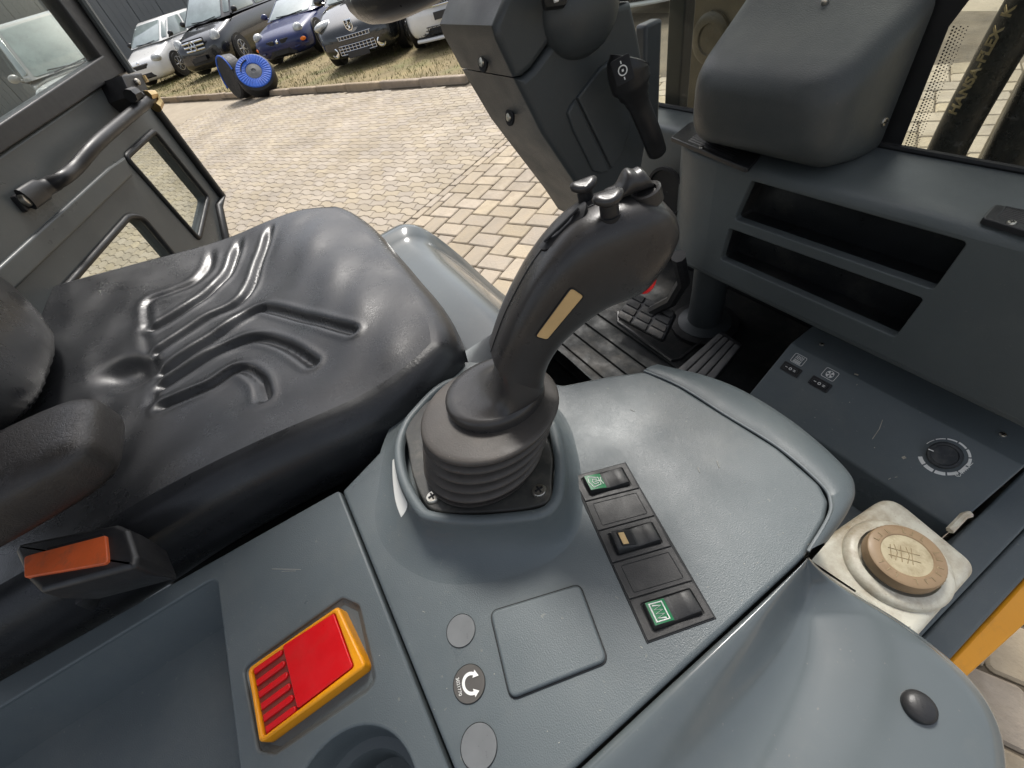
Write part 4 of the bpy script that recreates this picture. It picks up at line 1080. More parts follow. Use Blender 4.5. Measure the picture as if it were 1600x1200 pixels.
# thumb buttons
def jp(px, py, off=0): return at(px, py, pl=(fc + nJ * off, nJ))
def post_button(px, base, cap, off, r, capr, label=None):
    p0, p1 = jp(*base, off), jp(*cap, off); d = (p1 - p0).normalized()
    q = MB(); q.lathe(p0 - d * .006, d, [(r, 0), (r, (p1 - p0).length + .006)], 20); b_ = q.build('button_stem', K['black'], grip)
    u = (eJ - d * eJ.dot(d)).normalized(); v_ = d.cross(u); q = MB(); rr2 = []
    for h, s_ in ((-.0005, .8), (.001, 1), (.003, 1), (.0042, .9), (.0046, .6)):
        rr2.append([p1 + d * (h + .0016 * cos(a) ** 2) + u * (capr[0] * s_ * cos(a)) + v_ * (capr[1] * s_ * sin(a)) for a in np.linspace(0, 2 * pi, 29)[:-1]])
    q.loft(rr2, True, True, True); q.build('button', K['grip'], grip, smooth=50)
    q = MB(); q.lathe(p0 + d * .0005, d, [(r * 1.22, -.002), (r * 1.22, .0008), (r, .0009)], 20); q.build('button_well', K['dark'], grip)
post_button(None, (917, 322), (913, 296), -.012, .0050, (.0085, .006))
post_button(None, (953, 338), (951, 316), .013, .0055, (.0090, .0065))
tk = jp(975, 298, .0); up_j = (jp(972, 285, 0) - jp(980, 310, 0)).normalized()
rings = []
for x, hgt, w_ in ((-.020, .001, .0075), (-.017, .006, .009), (-.011, .0075, .0095), (-.006, .0065, .0095), (0, .012, .0105), (.006, .020, .011), (.010, .0205, .0105), (.014, .0165, .0105), (.019, .0195, .010), (.0225, .016, .009), (.026, .004, .0075)):
    x, hgt, w_ = x * .68, hgt * .72, w_ * .75
    c = tk + eJ * x * .95 - up_j * .002
    rings.append([c + nJ * (w_ * math.copysign(abs(cos(a)) ** .8, cos(a))) + up_j * (hgt * (.5 + .5 * sin(a))) for a in np.linspace(0, 2 * pi, 21)[:-1]])
q = MB(); q.loft(rings, True, True, True); q.build('thumb_rocker', K['grip'], grip, smooth=60, sub=1)
rp_ = jp(1012, 306, .006)
q = MB(); q.lathe(rp_ - up_j * .004, up_j, [(.0085, 0), (.0085, .008), (.0075, .0088), (.006, .008), (.0055, .006), (.0003, .006)], 24); q.build('round_button', K['grip'], grip)
rd = jp(1011, 441, .008); q = MB(); q.sphere(rd, (.0055, .006, .0085), 16, 10, Matrix.Rotation(-.5, 3, 'X')); q.build('red_trigger', K['red'], grip)

# ------------------------------------------------------------------ red stop button in a yellow frame
rb = thing('red_button', at(480, 1050, z=1.245), 'red ribbed push plate in a bright yellow frame on the console', 'button')
ZB = 1.2575
yo = rounded(ats([(386, 1044), (528, 946), (572, 1040), (404, 1163)], z=ZB), .0045, 5)
io = rounded(ats([(392, 1047), (522, 957), (552, 1042), (411, 1150)], z=ZB), .002, 3)
q = MB(); q.holeplate(yo, [io], UP, .022, [.004], .0022, 4); q.build('yellow_frame', K['yellow'], rb, wn=True, smooth=50)
b = MB(); b.slab(inset(ccw(io, UP), UP, .0001), UP, .004, .0002, 1); b.v = [(x, y, z - .0035) for x, y, z in b.v]; b.build('red_base', mat('dirty_red', (.20, .03, .02), .55, var=.4, vscale=60, dirt=((.12, .08, .05), .6, 60)), rb, wn=True)
q = MB(); q.slab(rounded(ats([(441, 1009), (521, 958), (551, 1041), (464, 1107)], z=ZB + .0004), .0018, 3), UP, .004, .0008, 3); q.build('red_plate', K['red'], rb, wn=True)
for k in range(6):
    t_ = k / 5
    a0 = lerp(V((395, 1049, 0)), V((413, 1141, 0)), t_); a1 = lerp(V((436, 1020, 0)), V((457, 1109, 0)), t_)
    p0, p1 = at(a0.x + 1, a0.y, z=ZB - .001), at(a1.x, a1.y, z=ZB - .001)
    d = (p1 - p0).normalized(); q = MB(); L_ = (p1 - p0).length
    nrm = V((-d.y, d.x, 0)); hw_ = .0024
    oo = [p0 - nrm * hw_, p1 - nrm * hw_] + [p1 + d * (hw_ * sin(a)) + nrm * (-hw_ * cos(a)) for a in np.linspace(.3, pi - .3, 6)] + [p1 + nrm * hw_, p0 + nrm * hw_]
    q.slab(oo, UP, .004, .0012, 3); q.build('rib', K['red'], rb, wn=True)

# ------------------------------------------------------------------ switch strip
sw = thing('switch_strip', at(1000, 870, z=ZC), 'black switch strip with two green symbols and two blank covers', 'switch panel')
zl = ZC + .002
lf = [(112, 215), (180, 347), (245, 500), (320, 668), (408, 857), (505, 1078)]; rt = [(390, 140), (465, 275), (545, 418), (632, 578), (742, 757), (860, 950)]
cvt = lambda p: (860 + p[0] * .3, 680 + p[1] * .3)
Lp_ = ats([cvt(p) for p in lf], z=zl); Rp_ = ats([cvt(p) for p in rt], z=zl)
q = MB(); q.slab(inset(ccw([Lp_[0], Rp_[0], Rp_[-1], Lp_[-1]], UP), UP, -.0006), UP, .003, .0004, 1); q.v = [(x, y, z - .0012) for x, y, z in q.v]; q.build('backing', K['gap'], sw)
SWB = mat('switch_frame_plastic', (.034, .033, .032), .48, grain=(900, .3, .0004), var=.10, vscale=30, dirt=(DUST, .06, 30))
SWR = mat('rocker_plastic', (.022, .022, .022), .42, grain=(900, .2, .0003), var=.12, vscale=30, dirt=(DUST, .07, 30))
for k in range(5):
    cell = inset(ccw([Lp_[k], Rp_[k], Rp_[k + 1], Lp_[k + 1]], UP), UP, .0005)
    Q = [Lp_[k], Rp_[k], Rp_[k + 1], Lp_[k + 1]]
    if k % 2:
        q = MB(); q.slab(cell, UP, .003, .0004, 2); fr2 = q.build('blank_cover', SWB, sw, wn=True)
        g4 = [bil(Q, a, b) + UP * .0002 for a, b in ((.12, .13), (.9, .13), (.9, .87), (.12, .87))]
        q = MB(); q.tube(rounded(g4, .001, 2), .00025, 5, closed=True); q.build('groove', K['gap'], fr2)
        continue
    hole = rounded([bil(Q, a, b) for a, b in ((.13, .16), (.90, .16), (.90, .84), (.13, .84))], .0015, 3)
    q = MB(); q.holeplate(cell, [hole], UP, .003, [.006], .0005, 2); sf = q.build('switch_frame', SWB, sw, wn=True)
    r_in = [(.15, .19), (.885, .19), (.885, .81), (.15, .81)]
    prof_ = [(0, -.004), (.02, .0050), (.05, .0062), (.30, .0048), (.50, .0026), (.52, .0026), (.75, .0042), (.95, .0052), (.985, .0042), (1, -.004)]
    if k == 2: prof_ = [(0, -.004), (.03, .0075), (.10, .0082), (.30, .0060), (.5, .0030), (.52, .0026), (.75, .0040), (.95, .0048), (.985, .004), (1, -.004)]
    rows = []
    RQ = [bil(Q, *c) for c in r_in]
    for u_, h_ in prof_:
        row = []
        for v2, hh in ((0, -1), (.0, 0), (.05, .9), (.12, 1), (.88, 1), (.95, .9), (1, 0), (1, -1)):
            p = bil(RQ, u_, v2); z_ = h_ * hh if hh >= 0 else -.004
            if h_ < 0: z_ = -.004
            row.append(p + UP * z_)
        rows.append(row)
    q = MB(); q.loft(rows, False); rk = q.build('rocker', SWR, sf, smooth=55)
    if k in (0, 4):
        def rp2(u_, v2, e=.0003):
            h_ = np.interp(u_, [a for a, b in prof_], [b for a, b in prof_]); return bil(RQ, u_, v2) + UP * (h_ + e)
        q = MB(); us = np.linspace(.045, .43, 6)
        q.loft([[rp2(u_, v2) for v2 in np.linspace(.07, .93, 4)] for u_ in us], False); q.build('green_field', K['green'], rk)
        q = MB()
        if k == 4:
            box_ = [(.10, .16), (.36, .16), (.36, .84), (.10, .84)]
            q.tube([rp2(a, b, .0006) for a, b in box_], .0007, 5, closed=True)
            zz = [(.15, .24), (.31, .30), (.15, .40), (.31, .46), (.15, .56), (.31, .62), (.15, .72), (.31, .78)]
            q.tube([rp2(a, b, .0006) for a, b in zz], .0006, 5)
        else:
            fan = [(.34, .30), (.12, .18), (.08, .5), (.14, .82), (.34, .70)]
            q.tube([rp2(a, b, .0006) for a, b in fan], .0004, 5, closed=True)
            q.tube([rp2(a, b, .0006) for a, b in ((.30, .40), (.20, .35), (.17, .5), (.20, .65), (.30, .60))], .0004, 5)
            q.tube([rp2(a, b, .0006) for a, b in ((.36, .5), (.22, .5))], .0004, 5); q.tube([rp2(a, b, .0006) for a, b in ((.40, .3), (.38, .5), (.40, .7))], .0004, 5)
        q.build('symbol', K['white'], rk)
    else:
        wq = [bil(RQ, a, b) + UP * .0086 for a, b in ((.15, .14), (.47, .14), (.47, .86), (.15, .86))]; wq[1].z -= .0046; wq[2].z -= .0046
        nn = (wq[1] - wq[0]).cross(wq[3] - wq[0]); nn = nn if nn.z > 0 else -nn
        q = MB(); q.slab(rounded(wq, .001, 2), nn, .001, .0003, 1); q.build('window_recess', K['dark'], rk)
        wq2 = [lerp(lerp(wq[0], wq[1], a), lerp(wq[3], wq[2], a), b) + UP * .0006 for a, b in ((.10, .1), (.5, .1), (.5, .9), (.10, .9))]
        q = MB(); q.slab(wq2, nn, .001, .0002, 1); q.build('lamp_strip', K['cream'], rk)

# lid, stickers
ld = thing('square_lid', at(856, 1000, z=ZC), 'square blue grey blanking lid on the console with rounded corners', 'lid')
lo = rounded(ats([(765, 955), (905, 912), (949, 1032), (797, 1092)], z=ZC + .004), .006, 5)
q = MB(); q.slab(inset(ccw(lo, UP), UP, -.0012), UP, .004, .0003, 1); q.v = [(x, y, z - .0030) for x, y, z in q.v]; q.build('gap', K['gap'], ld)
q = MB(); q.slab(lo, UP, .004, .0022, 4); q.build('lid_plate', K['plastic'], ld, wn=True, smooth=60)
def sticker(c, r, mt, label, name='round_sticker'):
    p = at(*c, z=ZC + .0006); b = MB(); b.lathe(p - UP * .0004, UP, [(r, 0), (r, .0003), (r * .985, .0006), (.0003, .0006)], 40); o = b.build(name, mt, None, origin=p)
    tag(o, label, 'sticker', 'round stickers on the console'); 
    b = MB(); b.lathe(p - UP * .0002, UP, [(r * 1.0, 0), (r * 1.03, .0003), (r * 1.03, 0)], 40); b.build('rim', K['gap'], o)
    return o, p
R1 = .0118
sticker((720, 985), R1, K['sticker'], 'pale blank round sticker nearest the joystick mound')
st2, sp = sticker((733, 1068), R1 * 1.03, K['brownst'], 'brown round sticker with a white curved double arrow')
sticker((748, 1166), R1 * 1.08, K['sticker'], 'pale blank round sticker at the lower picture edge')
# arrow: frame aligned with the sighted picture axes on the console
ux = (at(743, 1068, z=ZC) - at(723, 1068, z=ZC)).normalized(); uy = (at(733, 1058, z=ZC) - at(733, 1078, z=ZC)).normalized()
def stp(x, y, h=.0009): return sp + ux * x + uy * y + UP * h
b = MB(); rr = .0062; arc = np.linspace(radians(75), radians(290), 18)
b.loft([[stp(.002 + (rr + .0011) * cos(a), (rr + .0011) * sin(a)) for a in arc], [stp(.002 + (rr - .0011) * cos(a), (rr - .0011) * sin(a)) for a in arc]], False)
for a, sg in ((arc[0], -1), (arc[-1], 1)):
    t_ = (-sin(a) * sg * 1, cos(a) * sg * 1); c_ = (.002 + rr * cos(a), rr * sin(a)); n_ = (cos(a), sin(a))
    b.add([stp(c_[0] + n_[0] * .0027, c_[1] + n_[1] * .0027), stp(c_[0] - n_[0] * .0027, c_[1] - n_[1] * .0027), stp(c_[0] + t_[0] * .0042, c_[1] + t_[1] * .0042)], [(0, 1, 2)])
b.build('arrow', K['white'], st2, smooth=0)
text_mesh('part_number', '3021770', .0034, basis(stp(-.0078, -.0020, .0008), -uy + ux * .25, UP), K['white'], st2, .0001)

# ------------------------------------------------------------------ glossy right cover
cov = thing('right_cover', at(1300, 1080, z=1.1), 'glossy grey wheel cover with a black plug beside the console', 'cover')
Jp = [(1262, 872), (1250, 884), (1225, 907), (1180, 949), (1115, 1008), (1030, 1086), (940, 1170), (840, 1262), (740, 1354)]
Rp = [(1264, 874), (1302, 899), (1346, 930), (1402, 970), (1470, 1029), (1519, 1085), (1547, 1150), (1552, 1250), (1545, 1350)]
Jw = ats(Jp, z=ZC - .001); Jw += [Jw[-1] + V((0, -.18, 0)), Jw[-1] + V((0, -.36, 0))]
Jl = catmull(Jw, 5)
zr = [1.247, 1.236, 1.222, 1.212, 1.206, 1.203, 1.202, 1.202, 1.202]
Rw = [at(*p, z=z_) for p, z_ in zip(Rp, zr)]; Rw += [Rw[-1] + V((-.006, -.18, 0)), Rw[-1] + V((-.012, -.36, 0))]
Rl = catmull(Rw, 5)
tv = np.array([0, .015, .04, .09, .16, .24, .32, .40, .48, .58, .70, .82, .90, .95, .98, 1.0])
dv = np.array([-.006, -.0015, -.0008, -.003, -.010, -.022, -.032, -.037, -.037, -.034, -.032, -.031, -.032, -.0335, -.036, -.040])
rows = []
nL = len(Jl)
for i in range(nL):
    j, r_ = Jl[i], Rl[i]; row = []
    e = min(1, i / 14); 
    for t_, d_ in zip(tv, dv):
        p = lerp(j, r_, t_); zt = ZC + d_; zlin = lerp(j.z, r_.z, t_)
        zz_ = lerp(zlin, zt, e)
        row.append(V((p.x, p.y, zz_)))
    rows.append(row)
# outer rim rolls down
outl = [row[-1] for row in rows]
tang = [(outl[min(i + 1, nL - 1)] - outl[max(i - 1, 0)]).normalized() for i in range(nL)]
for i in range(nL):
    o_ = tang[i].cross(UP); 
    if o_.dot(outl[i] - Jl[nL // 2]) < 0: o_ = -o_
    o_.z = 0; o_.normalize()
    for out_, dn in ((.003, .002), (.0055, .006), (.0065, .012), (.0065, .03), (.005, .12), (.003, .27)):
        rows[i].append(outl[i] + o_ * out_ - UP * dn)
q = MB(); q.loft(rows, False); q.build('shell', K['gloss'], cov, smooth=70, sub=1)
pg = at(1437, 1104, z=1.2205)
q = MB(); q.lathe(pg - UP * .003, UP, [(.0095, 0), (.0095, .003), (.0088, .005), (.006, .0064), (.003, .007), (.0003, .0071)], 28); q.build('plug', K['black'], cov, smooth=60)

# ------------------------------------------------------------------ fluid reservoir
jug = thing('fluid_reservoir', at(1410, 880, z=1.0), 'stained white plastic reservoir with a brown screw cap in the corner', 'reservoir')
zj = 1.115
jo = rounded(ats([(1392, 768), (1534, 884), (1430, 1002), (1240, 872)], z=zj), [.020, .016, .008, .008], 7)
q = MB(); q.slab(jo, UP, .10, .009, 5); q.build('tank', K['jug'], jug, wn=True, smooth=60)
cpt = at(1416, 868, z=1.138)
u_c = UP
q = MB(); q.lathe(V((cpt.x, cpt.y, zj - .002)), UP, [(.044, 0), (.044, .004), (.042, .0075), (.038, .0095), (.033, .010)], 48); q.build('collar', K['jug'], jug, smooth=50)
q = MB(); 
rings = []; nc = 96
for r_, h_ in ((.0290, .009), (.0310, .0105), (.0310, .021), (.0298, .0235), (.0280, .0245), (.0205, .0245), (.0195, .0238)):
    rings.append([V((cpt.x, cpt.y, zj + h_)) + V(((r_ - (.0006 if j % 2 and .011 < h_ < .022 else 0)) * cos(2 * pi * j / nc), (r_ - (.0006 if j % 2 and .011 < h_ < .022 else 0)) * sin(2 * pi * j / nc), 0)) for j in range(nc)])
q.loft(rings, True); cp = q.build('screw_cap', K['cap'], jug, smooth=30)
q = MB(); q.lathe(V((cpt.x, cpt.y, zj + .0238)), UP, [(.0196, 0), (.0003, .0002)], 40); q.build('cap_face', K['capface'], cp)
CE = mat('cap_emboss', (.36, .27, .15), .6, var=.2, vscale=60)
cu = (at(1440, 868, z=zj) - at(1390, 855, z=zj)).normalized(); cv_ = UP.cross(cu)
cf = V((cpt.x, cpt.y, zj + .0242))
q = MB()
for pts in ([(-.012, .007), (-.012, -.007)], [(-.004, .008), (-.004, -.008)], [(.004, .008), (.004, -.008)], [(-.014, .003), (.010, .003)], [(-.014, -.004), (.010, -.004)], [(-.009, .008), (-.007, .0), (-.009, -.008)], [(.0, .008), (.002, 0), (0, -.008)]):
    q.tube([cf + cu * a + cv_ * b_ for a, b_ in pts], .00035, 5)
q.build('embossed_symbol', CE, cp)
for k, ch in enumerate('DOT ATF MINERAL OIL'):
    if ch == ' ': continue
    a = radians(160 - k * 17); p = V((cpt.x, cpt.y, zj + .0246)) + (cu * cos(a) + cv_ * sin(a)) * .0243
    q = MB(); d = (cu * cos(a) + cv_ * sin(a)); q.tube([p - d * .0022, p + d * .0022], .0005, 5); q.tube([p - d * .002, p - d * .002 + UP.cross(d) * .002 * (1 if k % 2 else -1)], .0004, 5); q.build('embossed_mark', CE, cp)
q = MB(); q.tube(ats([(1484, 829), (1506, 806), (1516, 803)], z=zj - .02), .0035, 6); q.build('ribbed_hose', K['jug'], jug)

# ------------------------------------------------------------------ right sill and yellow fender
sill = thing('door_sill', (.08, .5, .9), 'grey stepped door sill running forward past the reservoir', 'sill')
q = MB(); q.slab([V((.052, -.1, 1.0)), V((.0875, -.1, 1.0)), V((.0875, 1.1, 1.0)), V((.052, 1.1, 1.0))], UP, .12, .003); q.build('inner_rail', K['plastic'], sill, wn=True)
q = MB(); q.slab([V((.0885, -.1, .995)), V((.1150, -.1, .995)), V((.1150, 1.1, .995)), V((.0885, 1.1, .995))], UP, .12, .004); q.build('outer_rail', K['plastic'], sill, wn=True)
fe = thing('yellow_fender', (.14, .5, .85), 'bright yellow body edge below the door sill', 'fender')
fl = ats([(1504, 1062), (1600, 975)], z=.97); dfl = fl[1] - fl[0]
q = MB(); q.slab([V((.116, fl[0].y - .02, .985)), V((.118, 1.1, .985)), V((fl[1].x + .01, 1.1, .975)), V((fl[1].x, fl[1].y, .975)), V((fl[0].x, fl[0].y, .975))], UP, .03, .004); q.build('edge_plate', K['paint'], fe, wn=True)

# ------------------------------------------------------------------ heater box
he = thing('heater_box', (-.1, .55, .92), 'grey heater box with two rocker switches and a temperature knob', 'heater')
X0, X1 = -.2525, .0455
hp = [(.66, 1.060), (.570, 1.051), (.490, .981), (.485, .90), (.66, .90)]
q = MB(); pr = rounded([V((X0, y, z)) for y, z in hp], [0, .006, .008, 0, 0], 4)
q.loft([pr, [p + V((X1 - X0, 0, 0)) for p in pr]], True, True, True); hb = q.build('case', K['plastic'], he, smooth=30, bevel=.002)
hn = V((0, -(1.051 - .981), (.570 - .490))).normalized(); hq = V((0, .53, 1.016)); 
PH = (hq + hn * .0005, hn)
def hpn(p, e=0): return at(*p, pl=(hq + hn * e, hn))
hxd = V((1, 0, 0)); hyd = hn.cross(hxd)
for c_sw, c_ic, kind in (((1236, 577), (1248, 562), 0), ((1281, 600), (1297, 585), 1)):
    p = hpn(c_sw); Mx = basis(p, hxd, hn)
    def L(x, y, h=0): return Mx @ V((x, y, h))
    q = MB(); q.slab(rounded([L(a, b_, .0022) for a, b_ in ((-.0150, -.0075), (.0150, -.0075), (.0150, .0075), (-.0150, .0075))], .002, 3), hn, .0025, .0008, 2); f_ = q.build('switch_bezel', K['black'], he, wn=True)
    q = MB(); q.slab(rounded([L(a, b_, .0042) for a, b_ in ((-.0115, -.0042), (.0115, -.0042), (.0115, .0042), (-.0115, .0042))], .004, 4), hn, .003, .001, 2); rk = q.build('rocker', K['black'], f_, wn=True)
    q = MB(); q.tube([L(-.0085, 0, .0046), L(-.005, 0, .0046)], .0005, 5); q.tube([L(.0018 * cos(a), .0018 * sin(a), .0046) for a in np.linspace(0, 2 * pi, 15)[:-1]], .0005, 5, closed=True)
    q.tube([L(.005, .0009, .0046), L(.0085, .0009, .0046)], .0005, 5); q.tube([L(.005, -.0009, .0046), L(.0085, -.0009, .0046)], .0005, 5); q.build('marks', K['white'], rk)
    p = hpn(c_ic); Mx = basis(p, hxd, hn)
    q = MB(); q.tube(rounded([L(a, b_, .0006) for a, b_ in ((-.0095, -.0075), (.0095, -.0075), (.0095, .0075), (-.0095, .0075))], .0025, 3), .0004, 5, closed=True); ic_ = q.build('symbol_frame', K['white'], he)
    q = MB()
    if kind == 0:
        for i in range(5):
            x = -.005 + .0025 * i; q.tube([L(x, .0058, .0006), L(x + .0008, .0035, .0006), L(x - .0006, .0015, .0006), L(x + .0006, -.0005, .0006)], .00055, 5)
        for yy in (-.0022, -.0042, -.0058): q.tube([L(-.006, yy, .0006), L(.006, yy, .0006)], .0006, 5)
    else:
        q.tube([L(.0052 * cos(a), .0052 * sin(a), .0006) for a in np.linspace(0, 2 * pi, 25)[:-1]], .0004, 5, closed=True)
        for k in range(4):
            a = pi / 4 + k * pi / 2
            q.add([L(0, 0, .0008), L(.0048 * cos(a - .42), .0048 * sin(a - .42), .0008), L(.005 * cos(a), .005 * sin(a), .0008), L(.0048 * cos(a + .42), .0048 * sin(a + .42), .0008)], [(0, 1, 2, 3)])
    q.build('symbol', K['white'], ic_, smooth=0)
kp = hpn((1476, 712)); Mk = basis(kp, hxd, hn)
def KL(x, y, h=0): return Mk @ V((x, y, h))
kr = .0175
q = MB(); q.lathe(kp, hn, [(kr, 0), (kr, .009), (kr - .0015, .0115), (kr - .004, .012), (kr - .005, .0105), (.0003, .0100)], 40); kn = q.build('knob', K['knob'], he)
ka = (at(1445, 700, pl=PH) - kp).normalized()
q = MB(); q.tube([kp + ka * .011 + hn * .0112, kp + ka * .0165 + hn * .0122], .0007, 6); q.build('pointer', K['white'], kn)
a_st = atan2(ka.dot(hyd), ka.dot(hxd)) - .28
q = MB(); 
for i in range(11):
    a0 = a_st - i * .50; a1 = a0 - .43; w_ = .0005 + .0035 * min(1, i / 8)
    for sgn in (0,):
        arcs = np.linspace(a0, a1, 5)
        q.loft([[KL(.0215 * cos(a), .0215 * sin(a), .0006) for a in arcs], [KL((.0218 + w_) * cos(a), (.0218 + w_) * sin(a), .0006) for a in arcs]], False)
q.build('temperature_scale', K['white'], he, smooth=0)
tp0, tp1 = hpn((1498, 740), .0006), hpn((1518, 722), .0006)
q = MB(); d = (tp1 - tp0).normalized(); s_ = hn.cross(d)
q.tube([tp0 + s_ * .0016, tp1 + s_ * .0016, tp1 - s_ * .0016, tp0 - s_ * .0016] + [tp0 - d * (.001 + .0028 * sin(a)) + s_ * (-.0028 * cos(a)) for a in np.linspace(0, pi, 8)], .0004, 5, closed=True)
q.tube([tp0 - d * .0022, tp0 - d * .0018], .0017, 8)
for i in range(5): q.tube([tp0 + d * (.003 + .0025 * i) - s_ * .0016, tp0 + d * (.003 + .0025 * i) - s_ * .0032], .0003, 5)
q.build('thermometer_symbol', K['white'], he)
for c in ((1284, 538), (1567, 679)):
    disc_screw(he, at(*c, pl=(V((0, .60, 1.0545)), V((0, -.1, 1)).normalized())), V((0, -.1, 1)), .0035, cross=True)
SCR = mat('paint_scratch', (.34, .31, .25), .6, var=.3, vscale=80)
q = MB()
for pts, r_ in (([(1379, 656), (1374, 670), (1363, 686)], .0005), ([(1410, 716), (1415, 714)], .002), ([(1388, 749), (1392, 747)], .0004), ([(1398, 746), (1402, 745)], .0004), ([(1338, 534 + 68), (1340, 600)], .0004), ([(1327, 629), (1328, 628)], .0006), ([(1366, 700), (1367, 699)], .0006), ([(1335, 584), (1341, 586)], .0012)):
    q.tube([hpn(p, .0002) for p in pts], r_, 5)
q.build('scratches', SCR, he)

# ------------------------------------------------------------------ dashboard
da = thing('dashboard', (-.2, .6, 1.1), 'dark grey dashboard with two long open slots below the windscreen', 'dashboard')
YF = .55
DN = V((0, -1, 0))
fo = [V((-.4252, YF, 1.128)), V((.0795, YF, 1.128)), V((.0795, YF, 1.3048)), V((-.4252, YF, 1.3048))]
s1 = rounded(ats([(1174, 283), (1511, 379), (1458, 453), (1147, 343)], y=YF), .005, 4)
s2 = rounded(ats([(1139, 357), (1443, 467), (1398, 527), (1125, 405)], y=YF), .005, 4)
q = MB(); q.holeplate(fo, [s1, s2], DN, .02, [.012, .012], .0018, 4, obev=.0002); q.build('face', K['dash'], da, wn=True, smooth=50)
for s_ in (s1, s2):
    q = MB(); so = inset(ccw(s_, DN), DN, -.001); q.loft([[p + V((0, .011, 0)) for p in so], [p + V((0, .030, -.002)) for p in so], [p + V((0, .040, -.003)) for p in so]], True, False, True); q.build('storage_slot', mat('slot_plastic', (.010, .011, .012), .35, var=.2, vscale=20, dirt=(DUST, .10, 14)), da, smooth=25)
stn = [(.08, YF), (-.425, YF), (-.450, YF + .0015), (-.475, YF + .006), (-.50, YF + .015), (-.52, YF + .030), (-.535, YF + .055), (-.72, YF + .06)]
q = MB(); rows = []
for x, y0 in stn:
    rows.append([V((x, y0 + a, z)) for a, z in ((0, 1.128), (0, 1.20), (0, 1.3045), (.0010, 1.3095), (.004, 1.3135), (.010, 1.3165), (.028, 1.3180))] + [V((x, .664, 1.319)), V((x, .664, 1.29))])
q.loft(rows[1:], False); q.build('left_cheek', K['dash'], da, smooth=45)
q = MB(); q.loft([r_[2:] for r_ in rows[:2]], False, False, False); q.build('shelf', K['dash'], da, smooth=45)
q = MB(); q.box((-.32, .66, 1.120), (.80, .21, .012)); q.build('underside', K['dash'], da, bevel=.004)
hc = at(1042, 300, y=YF + .030)
q = MB(); q.lathe(hc, (0, -1, 0), [(.045, 0), (.045, .004), (.040, .005), (.038, .001), (.001, 0)], 32); q.build('dark_hole_disc', K['dark'], da)  # near-black disc, its colour stands in for the shade inside a hole
# shelf vents
for pts, lab in ((((1048, 214), (1080, 189), (1190, 238), (1168, 264)), 0), (((1535, 340), (1555, 318), (1660, 340), (1640, 372)), 1)):
    o4 = ats(pts, z=1.3235); 
    q = MB(); h4 = [bil(o4, a, b_) for a, b_ in ((.16, .22), (.9, .22), (.9, .8), (.16, .8))] if lab == 0 else [bil(o4, a, b_) for a, b_ in ((.3, .2), (.95, .2), (.95, .8), (.3, .8))]
    q.holeplate(rounded(o4, .004, 3), [h4], UP, .006, [.006], .0015, 3); vf = q.build('vent', K['black'], da, wn=True)
    for k in range(7):
        a0 = k / 7
        q = MB(); hq_ = h4; p0, p1 = bil(hq_, a0 + .05, 0), bil(hq_, a0 + .05, 1); q.tube([p0 - UP * .003, p1 - UP * .003], .0035, 8); q.build('vent_slat', K['black'], vf)
    disc_screw(vf, bil(o4, .09 if lab == 0 else .16, .42), UP, .0035, cross=True)
q = MB(); q.tube([V((-.74, .664, 1.3215)), V((.11, .664, 1.3215))], .004, 8); q.build('window_seal', K['seal'], da)

# ------------------------------------------------------------------ wiper motor housing
po = thing('motor_housing', (-.36, .62, 1.31), 'rounded black plastic housing with screws on the dashboard top', 'housing')
q = MB(); rings = []
def rrect(x0, x1, z0, z1, y, r, k=6, sk=0):
    pts = rounded([V((x0, y, z0)), V((x1, y, z0)), V((x1, y, z1)), V((x0, y, z1))], r, k); return pts
for y, x0, x1, z0, z1, r in ((.532, -.44, -.318, 1.362, 1.405, .03), (.534, -.452, -.305, 1.352, 1.413, .032), (.540, -.466, -.290, 1.343, 1.424, .034), (.552, -.478, -.278, 1.336, 1.433, .034), (.57, -.484, -.272, 1.326, 1.441, .03), (.62, -.494, -.272, 1.314, 1.460, .025), (.656, -.50, -.273, 1.311, 1.476, .022)):
    rings.append(rrect(x0, x1, z0, z1, y, r))
q.loft(rings, True, True, True); q.build('shell', K['pod'], po, smooth=60)
disc_screw(po, at(1289, 3, pl=(V((0, .60, 1.4535)), V((0, -.38, .92)))), V((0, -.38, .92)), .004, cross=False, h=.003)
disc_screw(po, at(1380, 190, x=-.2735), V((1, -.1, .1)), .005, cross=True, h=.003)

# ------------------------------------------------------------------ windscreen
wsn = thing('windscreen', (-.3, .67, 1.3), 'dusty windscreen pane with black printed edge and dots', 'windscreen')
q = MB(); q.box((-.31, .668, 1.72), (.86, .004, .84)); q.build('pane', K['glass'], wsn, smooth=0)
bnd = ats([(1430, -60), (1560, -60), (1482, 42), (1399, 250), (1330, 240)], y=.6640)
q = MB(); q.slab(bnd, DN, .001, .0002, 1); q.build('printed_band', K['seal'], wsn, smooth=0)
q = MB(); p0, p1 = at(1486, 42, y=.664), at(1402, 250, y=.664); d = (p1 - p0); n_ = V((-d.z, 0, d.x)).normalized()
if n_.x < 0: n_ = -n_
for i in range(46):
    for j in range(5):
        c = p0 + d * ((i + .5 * (j % 2)) / 46) + n_ * (.0022 + j * .0030); r_ = .00105 - .00012 * j
        q.add([c + V((r_ * cos(a), 0, r_ * sin(a))) for a in np.linspace(0, 2 * pi, 7)[:-1]], [(0, 1, 2, 3, 4, 5)])
o = q.build('printed_dots', K['seal'], wsn, smooth=0); o['kind'] = 'stuff'
pil = thing('front_pillar', at(1056, 175, y=.70), 'black upright window post left of the motor housing', 'pillar')
a, b_ = at(1045, 172, y=.70), at(1067, 175, y=.70)
q = MB(); q.box(((a.x + b_.x) / 2, .70, 1.68), (abs(b_.x - a.x), .025, .86)); q.build('post', K['seal'], pil, bevel=.003)
